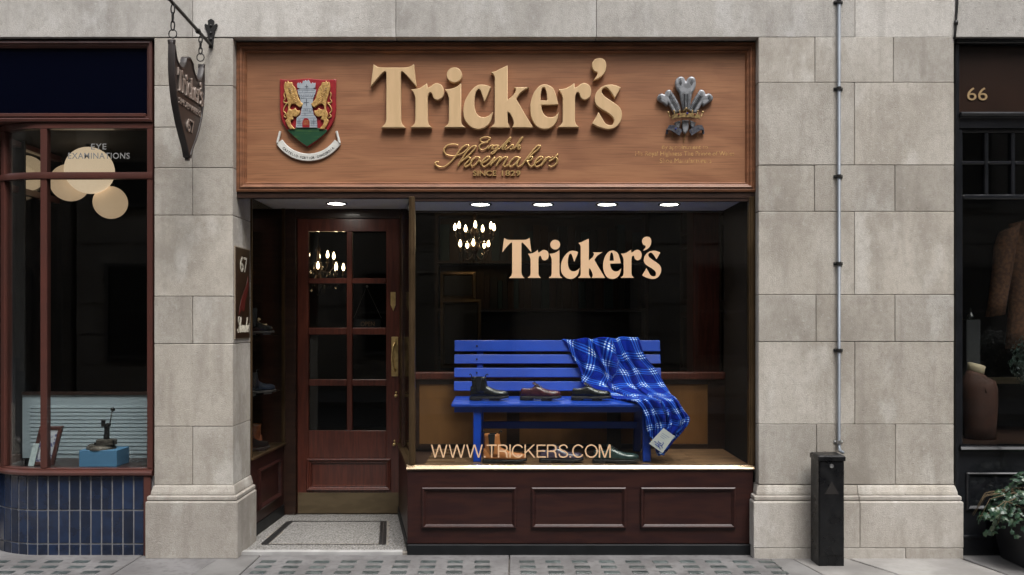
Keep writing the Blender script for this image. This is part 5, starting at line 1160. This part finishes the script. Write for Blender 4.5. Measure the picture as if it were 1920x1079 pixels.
def inset(lp, d):
    n = len(lp); o_ = []
    for i in range(n):
        t = (lp[(i + 1) % n] - lp[i - 1]).normalized(); o_.append(lp[i] + Vector((t.y, -t.x)) * d)
    return o_
rim = MB(sbx); ins_ = inset(lp, .016); ins2 = inset(lp, .008)
for x0, sg in ((.030, 1), (.0, -1)):
    rim.loft([[(a.x, a.y, x0 - sg * .002), (a.x, a.y, x0 + sg * .003), (m.x, m.y, x0 + sg * .007), (b.x, b.y, x0 + sg * .003), (b.x, b.y, x0 - sg * .002)] for a, m, b in zip(lp, ins2, ins_)], loop=True)
obj('rim', rim, SGNB, hg, smooth=True)
obj('foot_stud', MB().box(HX - .012, HX + .012, YM - .01, YM + .01, ZT - .672, ZT - .654), SGNB, hg)
sfx = plane_xf(Vector((HX + .015, YM, ZT)), SU, SV, SNn)
word(hg, SGNL, .012, .0015, sfx, lambda p: ((p[0] - 931) / 472 * .43, -.29 + (242 - p[1]) / 119 * .135), name='sign_letter')
text('sign_lettering', 'SHOEMAKERS', -.185, .185, -.362, -.322, .007, sfx, SGNL, hg, bold=.01)
text('sign_number', '67', -.055, .06, -.50, -.415, .008, sfx, SGNL, hg, bold=.01)
PY0, PY1 = .025, .355
pq = thing('wall_plaque', 'narrow brown number 67 plaque with script lettering on the pier side', 'plaque', (LP[1], .19, Z(637, .03)))
PLQ = M('plaque_brown', (.040, .021, .011), .3, coat=.3, col2=(.03, .016, .009), ns=6); PLE = M('plaque_edge', (.30, .25, .19), .45); PLW = M('plaque_cream', (.52, .48, .39), .5); PLR = M('plaque_red', (.10, .014, .010), .4)
pz0, pz1 = Z(637, .03), Z(461, .03)
obj('edge', MB().box(LP[1] - .001, LP[1] + .006, PY0, PY1, pz0, pz1), PLE, pq, bevel=.001)
obj('panel', MB().box(LP[1] + .0062, LP[1] + .010, PY0 + .008, PY1 - .008, pz0 + .008, pz1 - .008), PLQ, pq)
qxf = plane_xf(Vector((LP[1] + .010, (PY0 + PY1) / 2, pz0)), SU, SV, SNn); PH = pz1 - pz0
text('number', '67', -.07, .09, PH * .73, PH * .90, .002, qxf, PLW, pq, bold=.008)
cutout('flame', [[(p.x, p.y) for p in smooth_loop([(.11, .44, 1), (.08, .38), (.0, .31), (-.06, .25), (-.10, .16, 1), (-.04, .20), (.02, .19), (.05, .26), (.10, .32), (.125, .38)], 4)]], .001, 0, qxf, PLR, pq)
mbp = MB()
for pth in SHOE: mbp.tube([Vector((LP[1] + .0115, (PY0 + PY1) / 2 + (p.x - 960) / 1720 * .27, pz0 + .045 + (505 - p.y) / 300 * .105)) for p in smooth_loop(pth, 4, closed=False)], .0016, 5)
obj('script_lettering', mbp, PLW, pq)

# ================================================================== right neighbour: black tailor's shopfront
TY = .06
ts = thing('tailor_shopfront', 'black painted shopfront with small paned transom at the right edge', 'shopfront', (X(1850, TY), .1, 0))
tx0 = X(1789.5, TY); tx1 = 5.2
BRN = M('brown_fascia', (.022, .010, .006), .3, col2=(.017, .008, .005), ns=3); GLD2 = M('number_gilt', (.42, .29, .15), .4, .3)
def hb_(name, p0, p1, y0, y1, mat=BLACK, bev=.003, xs=None): return obj(name, MB().box(xs or tx0, tx1, y0, y1, Z(p1, TY), Z(p0, TY)), mat, ts, bevel=bev)
hb_('head_board', 73, 83.5, .03, .16); obj('head_bead', MB().box(tx0, tx1, .018, .029, Z(77, TY), Z(74, TY)), BLACK, ts, bevel=.002)
obj('corner_board', MB().box(tx0, X(1797, TY), .045, .16, 0, Z(84, TY)), BLACK, ts, bevel=.003)
obj('fascia_panel', MB().box(X(1797, TY) + .001, tx1, .09, .16, Z(210, TY), Z(84, TY)), BRN, ts)
text('number', '66', X(1817, TY), X(1855, TY), Z(189, .09), Z(165, .09), .006, plane_xf(Vector((0, .09, 0)), *FRONT), GLD2, ts)
cn = MB(); cp = [(.15, Z(241, TY)), (.05, Z(241, TY)), (.045, Z(222, TY)), (.022, Z(220, TY)), (.012, Z(216, TY)), (.022, Z(212.5, TY)), (.08, Z(210.5, TY)), (.15, Z(210.5, TY))]
cn.loft([[(X(1797, TY) + .0005, y, z) for y, z in cp], [(tx1, y, z) for y, z in cp]]); obj('cornice', cn, BLACK, ts, bevel=.001)
obj('stile', MB().box(X(1797, TY) + .001, X(1805, TY), .058, .13, Z(835, TY), Z(241, TY) - .001), BLACK, ts, bevel=.004)
cols = [1805, 1848.5, 1855.5, 1898.5, 1905.5, 1948, 1955, 1998, 2005]
gt = 246; zr = ((248, 302), (308, 365))
hb_('transom_head', 241.5, 248, .07, .13, xs=X(1805, TY) + .001); 
for a, b in zip(cols[1::2], cols[2::2]): obj('glazing_bar', MB().box(X(a, TY), X(b, TY), .07, .12, Z(365, TY) + .001, Z(248, TY) - .001), BLACK, ts, bevel=.005)
for a, b in zip(cols[0::2], cols[1::2]):
    obj('glazing_bar', MB().box(X(a, TY) + .001, X(b, TY) - .001, .07, .118, Z(308, TY), Z(302, TY)), BLACK, ts, bevel=.005)
    for c, d in zr: obj('pane', MB().box(X(a, TY) + .001, X(b, TY) - .001, .098, .103, Z(d, TY) + .001, Z(c, TY) - .001), GLASS, ts)
obj('pane', MB().box(X(2005, TY), tx1 - .01, .098, .103, Z(365, TY) + .001, Z(248, TY) - .001), GLASS, ts)
hb_('transom', 365, 374, .055, .13, xs=X(1805, TY) + .001, bev=.008)
obj('pane', MB().box(X(1805, TY) + .001, tx1 - .01, .098, .104, Z(835, TY) + .001, Z(374, TY) - .001), GLASS, ts)
sl_ = MB(); sp = [(.13, Z(846, TY)), (.03, Z(846, TY)), (.020, Z(842, TY)), (.030, Z(837, TY)), (.06, Z(835.5, TY)), (.13, Z(835.5, TY))]
sl_.loft([[(X(1797, TY) + .0005, y, z) for y, z in sp], [(tx1, y, z) for y, z in sp]]); obj('sill', sl_, BLACK, ts, bevel=.001)
hb_('riser', 846.5, 1041, .062, .13, xs=X(1797, TY) + .0005)
obj('panel_moulding', MB().frame(X(1811, TY), tx1 - .3, Z(957, TY), Z(886, TY), [(0, .061), (0, .050), (.008, .044), (.014, .046), (.03, .060), (.03, .061)]), BLACK, ts)
obj('skirting', MB().loft([[(xx, y, z) for y, z in ((.061, -.01), (.035, -.01), (.035, Z(1010, TY)), (.028, Z(1008, TY)), (.030, Z(1003, TY)), (.061, Z(1001, TY)))] for xx in (X(1797, TY), tx1)]), BLACK, ts, bevel=.002)
struct('tailor_window_bed', MB().box(X(1797, .15), 5.2, .14, 1.2, .2, Z(833, .14)), DARKWOOD)
# things in the tailor's window
COAT = M('brown_tweed', (.135, .058, .028), .9, col2=(.075, .032, .017), ns=45, lo=.4, hi=.6, bump=.5, bs=150); POLO = M('rust_jersey', (.050, .0145, .0065), .8, col2=(.036, .0105, .005), ns=14); LINEN = M('linen_neck', (.46, .37, .25), .8)
ct = thing('hanging_coat', 'brown tweed coat hanging in the tailor window', 'coat', W(1925, 640, .55)); cy = .55
def cw(px_, py_, dy=0.0): return Vector((X(px_, cy), cy + dy, Z(py_, cy)))
def oval(c, rx, ry, tilt=0.0, n=16): return [c + Vector((rx * math.cos(2*math.pi*k/n), ry * math.sin(2*math.pi*k/n), rx * math.cos(2*math.pi*k/n) * tilt)) for k in range(n)]
body = MB(); body.loft([oval(cw(1940, 413), .05, .05), oval(cw(1940, 420), .19, .07, 0), oval(cw(1942, 470), .205, .10), oval(cw(1942, 540), .19, .10), oval(cw(1944, 620), .215, .115), oval(cw(1945, 655), .23, .12)])
obj('body', body, COAT, ct, smooth=True)
slv = MB(); slv.loft([oval(cw(1893, 428), .075, .07, .5), oval(cw(1886, 455), .082, .075, .35), oval(cw(1879, 510), .07, .07, .2), oval(cw(1871, 560), .064, .066, .15), oval(cw(1866, 592), .066, .066, .15), oval(cw(1866, 592), .055, .055, .15), oval(cw(1868, 580), .05, .05, .1)])
obj('sleeve', slv, COAT, ct, smooth=True)
slv = MB(); slv.loft([oval(cw(1990, 430), .075, .07, -.5), oval(cw(1998, 510), .07, .07, -.2), oval(cw(2010, 592), .066, .066, -.15)]); obj('sleeve', slv, COAT, ct, smooth=True)
obj('lapel', MB().add([cw(1908, 418, -.09), cw(1930, 416, -.1), cw(1937, 500, -.115), cw(1916, 455, -.115), cw(1908, 418, -.083), cw(1930, 416, -.093), cw(1937, 500, -.108), cw(1916, 455, -.108)], [(0,1,2,3),(7,6,5,4),(0,4,5,1),(1,5,6,2),(2,6,7,3),(3,7,4,0)]), COAT, ct)
obj('hanger', MB().tube([cw(1900, 422), cw(1940, 408), cw(1980, 422)], .012, 6).tube([cw(1940, 408), cw(1940, 380), Vector((X(1940, cy), cy, 3.39))], .004, 5), DARKWOOD, ct)
mq = thing('mannequin_bust', 'headless cream mannequin bust wearing a rust brown shirt in the tailor window', 'mannequin', W(1836, 832, .42)); my = .42
def mw(px_, py_, dy=0.0): return Vector((X(px_, my), my + dy, Z(py_, my)))
tb_ = MB(); tb_.loft([oval(mw(1838, 832), .105, .085), oval(mw(1838, 800), .108, .088), oval(mw(1838, 760), .118, .095), oval(mw(1837, 730), .122, .095), oval(mw(1834, 714), .115, .085), oval(mw(1831, 704), .075, .062, -.2), oval(mw(1830, 699), .060, .05, -.3)])
obj('shirt', tb_, POLO, mq, smooth=True)
obj('neck', MB().loft([oval(mw(1829, 704), .055, .048, -.25), oval(mw(1830, 690), .058, .05, -.25), oval(mw(1831, 684), .060, .052, -.28), oval(mw(1831, 683), .050, .043, -.28), oval(mw(1831, 686), .045, .04, -.28)]), LINEN, mq, smooth=True)
cl = MB(); cl.loft([oval(mw(1830, 707), .072, .060, -.25), oval(mw(1830, 701), .064, .055, -.25), oval(mw(1830, 708), .058, .050, -.25)]); cl.tube([mw(1833, 712, -.075), mw(1836, 735, -.098)], .004, 5); obj('collar', cl, POLO, mq, smooth=True)
cr_ = thing('glass_decanter', 'small clear glass decanter on a dark stand in the tailor window', 'decanter', W(1820, 600, .6)); c0 = W(1820, 600, .6)
obj('body', MB().lathe([(.03, 0), (.034, .006), (.028, .03), (.012, .05), (.01, .062), (.016, .066), (.008, .074), (.012, .084), (.002, .092)], c0, 14), glass_mat('decanter_glass', (.8, .85, .85), 1.6), cr_, smooth=True)
tbx = X(1820, .6)
obj('stand', MB().box(tbx - .05, tbx + .05, .56, .64, Z(833, .14), c0.z - .001), CEILD, cr_)
sh_ = thing('display_shelf', 'low cream topped shelf unit behind the mannequin in the tailor window', 'shelf', (X(1900, .8), .8, Z(833, .14)))
SHW = M('shelf_edge', (.20, .15, .085), .6)
for a, b in ((712, 719), (811, 821)): obj('board', MB().box(X(1850, .8), 4.6, .75, 1.1, Z(b, .8), Z(a, .8)), SHW, sh_)
obj('side', MB().box(4.6, 4.63, .75, 1.1, Z(833, .14), Z(711, .8)).box(X(1850, .8) - .02, X(1850, .8) - .001, .78, 1.1, Z(833, .14), Z(711, .8)), DARKWOOD, sh_)

# ================================================================== street furniture and plants
# planter with ivy and a clipped ball on a stem
LEAF = M('ivy_leaf', (.016, .046, .025), .4, col2=(.045, .08, .032), ns=30, lo=.45, hi=.7, coat=.2); LEAFD = M('box_leaf', (.010, .024, .017), .4, col2=(.02, .042, .026), ns=35, lo=.45, hi=.7, coat=.15); STEM = M('ivy_stem', (.12, .085, .045), .8); PLANT = M('planter_black', (.010, .0105, .013), .45, col2=(.014, .014, .017), ns=5); SOIL = M('soil', (.025, .018, .012), .95, bump=1, bs=60)
ppx, ppy = X(1945, -.12), -.20
pt = thing('planter', 'tall black tapered planter with trailing ivy and a clipped ball at the right edge', 'planter', (ppx, ppy, 0))
def sqr(h, z): return [(ppx - h, ppy - h, z), (ppx + h, ppy - h, z), (ppx + h, ppy + h, z), (ppx - h, ppy + h, z)]
obj('pot', MB().loft([sqr(.185, .0), sqr(.24, .34), sqr(.24, .36), sqr(.215, .36), sqr(.21, .30)]), PLANT, pt, bevel=.006)
obj('soil', MB().box(ppx - .208, ppx + .208, ppy - .208, ppy + .208, .28, .33), SOIL, pt)
def leaf_mesh(centres, size, mat, name, shape):
    mb = MB()
    for c, nrm in centres:
        s_ = size * random.uniform(.6, 1.25); nrm = (nrm + Vector((random.uniform(-.5, .5), random.uniform(-.5, .5), random.uniform(-.3, .5)))).normalized()
        u = nrm.cross(Vector((random.uniform(-1, 1), random.uniform(-1, 1), random.uniform(-1, 1)))).normalized(); v = nrm.cross(u)
        pts = [c + (u * a + v * b) * s_ + nrm * (q * s_) for a, b, q in shape]; mb.add(pts, [(0, i, i + 1) for i in range(1, len(shape) - 1)] + [(0, len(shape) - 1, 1)])
    return mb
IVY = [(0, 0, .12), (0, -.5, 0), (.42, -.38, -.05), (.32, -.02, .02), (.5, .25, -.08), (.2, .3, .02), (0, .75, -.1), (-.2, .3, .02), (-.5, .25, -.08), (-.32, -.02, .02), (-.42, -.38, -.05)]
OVL = [(0, 0, .1), (0, -.5, 0), (.28, -.2, 0), (.3, .15, 0), (0, .55, -.05), (-.3, .15, 0), (-.28, -.2, 0)]
cs = []
for i in range(620):
    a = random.uniform(0, 6.283); rr = math.sqrt(random.random()); d = Vector((math.cos(a) * rr, math.sin(a) * rr, 0))
    hgt = .50 + .09 * (1 - rr * rr) + random.uniform(-.16, .02) - (.16 * rr ** 3) + .05 * mnoise.noise(Vector((a * 2, rr * 3, 1)))
    c = Vector((ppx + d.x * .36, ppy + d.y * .33, hgt)); cs.append((c, Vector((d.x * .8, d.y * .8 - .25, .9))))
for k in range(16):        # trailing stems
    a = random.uniform(2.4, 5.2); n_ = random.randint(5, 11)
    for j in range(n_):
        t = j / n_; c = Vector((ppx + math.cos(a) * (.29 + .11 * t), ppy + math.sin(a) * (.30 + .1 * t), .42 - .17 * t + random.uniform(-.02, .02))); cs.append((c, Vector((math.cos(a), math.sin(a), .3))))
for j in range(7): cs.append((W(1848 + j * 6, 966 - j * 2, -.35) + Vector((0, random.uniform(-.02, .02), random.uniform(-.012, .012))), Vector((-.2, -.8, .5))))
tag(obj('ivy_foliage', leaf_mesh(cs, .044, LEAF, 'ivy', IVY), LEAF, pt), kind='stuff')
sm_ = MB()
for k in range(22):
    a = random.uniform(0, 6.283); sm_.tube([(ppx, ppy, .32), (ppx + math.cos(a) * .2, ppy + math.sin(a) * .18, .47), (ppx + math.cos(a) * .36, ppy + math.sin(a) * .31, .43), (ppx + math.cos(a) * .43, ppy + math.sin(a) * .36, .3)], [.005, .004, .0025, .0012], 5)
sm_.tube([(ppx, ppy, .32), W(1885, 940, -.33), W(1850, 965, -.35), W(1836, 968, -.35)], [.004, .003, .002, .0012], 5)
obj('ivy_stems', sm_, STEM, pt, smooth=True)
bc = Vector((ppx + .02, ppy, Z(680, -.2))); cs = []
for i in range(1500):
    d = Vector((random.gauss(0, 1), random.gauss(0, 1), random.gauss(0, 1))).normalized(); q = 1 + .14 * mnoise.noise(d * 2.6)
    cs.append((bc + d * .205 * q * random.uniform(.72, 1.06), d))
tag(obj('ball_foliage', leaf_mesh(cs, .026, LEAFD, 'ball', OVL), LEAFD, pt), kind='stuff')
obj('trunk', MB().tube([(ppx, ppy, .3), (ppx + .01, ppy + .005, .8), tuple(bc)], [.014, .012, .008], 8).tube([tuple(bc), tuple(bc + Vector((.1, .05, .1)))], .004, 5).tube([tuple(bc), tuple(bc + Vector((-.1, -.06, .09)))], .004, 5), STEM, pt, smooth=True)

# black metal service cabinet
CBM = M('chipped_black_paint', (.0035, .0038, .0048), .34, col2=(.006, .0065, .0075), ns=14, col3=(.05, .047, .043), ns3=30, amt3=.12, bump=.12, bs=60, spec=.35, rvar=.08); STL = M('zinc', (.5, .5, .5), .3, .9)
cf_ = -.235; cbk = -.075; cx0, cx1 = X(1535.5, cf_), X(1583.5, cf_); cz1 = Z(862, cf_)
sc_ = thing('service_cabinet', 'narrow scuffed black metal service cabinet standing against the stone pier', 'cabinet', ((cx0 + cx1) / 2, (cf_ + cbk) / 2, 0))
obj('body', MB().box(cx0, cx1, cf_ + .006, cbk, 0, cz1), CBM, sc_, bevel=.004, seg=2)
obj('door', MB().box(cx0 + .006, cx1 - .006, cf_, cf_ + .005, .07, cz1 - .012), CBM, sc_, bevel=.002)
obj('lid', MB().loft([[(cx0 - .006, cf_ - .006, z) if k == 0 else (cx1 + .006, cf_ - .006, z) if k == 1 else (cx1 + .006, cbk + .004, z) if k == 2 else (cx0 - .006, cbk + .004, z) for k in range(4)] for z in (cz1 - .010, cz1 + .018)] + [[(cx0 + .004, cf_ + .004, cz1 + .027), (cx1 - .004, cf_ + .004, cz1 + .027), (cx1 - .004, cbk - .004, cz1 + .027), (cx0 + .004, cbk - .004, cz1 + .027)]]), CBM, sc_, bevel=.002)
obj('lock', MB().lathe([(.013, -.001), (.013, -.006), (.009, -.007), (.009, -.004), (.004, -.004), (.001, -.008)], (X(1559, cf_), cf_, Z(874, cf_)), 16, 'y'), STL, sc_, smooth=True, autosm=40)
obj('side_lock', MB().lathe([(.013, .0), (.013, .006), (.001, .008)], (cx1, cf_ + .06, Z(897, cf_)), 14, 'x'), STL, sc_)
obj('warning_triangle', MB().prism([(X(1546, cf_), Z(927, cf_)), (X(1573, cf_), Z(927, cf_)), (X(1559.5, cf_), Z(903, cf_))], cf_ - .0015, cf_ - .0003), M('faded_triangle', (.012, .010, .009), .6), sc_)
# steel conduit with saddles
PIPE = M('galvanised_pipe', (.22, .245, .275), .5, .2, col2=(.17, .19, .215), ns=10, stretch=(1, 1, .3))
cdx = X(1573, -.02); cd = thing('conduit_pipe', 'thin grey steel conduit running down the pier into the service cabinet', 'pipe', (cdx, -.022, cz1 + .03))
obj('pipe', MB().tube([(cdx, -.022, 5.0), (cdx, -.022, Z(835, 0)), (cdx - .004, -.05, Z(846, -.05)), (cdx - .01, -.12, cz1 + .028)], .0105, 12), PIPE, cd, smooth=True)
for py_ in (-160, 6, 168, 332, 495, 657, 828):
    z_ = Z(py_); obj('saddle_clip', MB().box(cdx - .030, cdx + .030, -.008, -.0005, z_ - .010, z_ + .010).tube([(cdx, -.022, z_ - .011), (cdx, -.022, z_ + .011)], .016, 12).box(cdx - .012, cdx + .012, -.02, -.008, z_ - .009, z_ + .009).ball((cdx - .022, -.009, z_), .005, 6, 5).ball((cdx + .022, -.009, z_), .005, 6, 5), CHN if py_ < 800 else STL, cd)
o_ = obj('wall_cable', MB().tube([(X(1793), -.008, 5.0), (X(1794), -.008, Z(8)), (X(1791.5), -.008, Z(40)), (X(1790.5), -.008, Z(58)), (X(1789), -.008, Z(71)), (X(1788.8), .03, Z(76))], .0075, 8).tube([(X(1791.5), -.009, Z(48)), (X(1791.5), -.009, Z(40))], .013, 8), CHN, loc=(X(1792), 0, Z(76)), smooth=True)
tag(o_, 'black cable running down the stone beside the tailor fascia', 'cable')
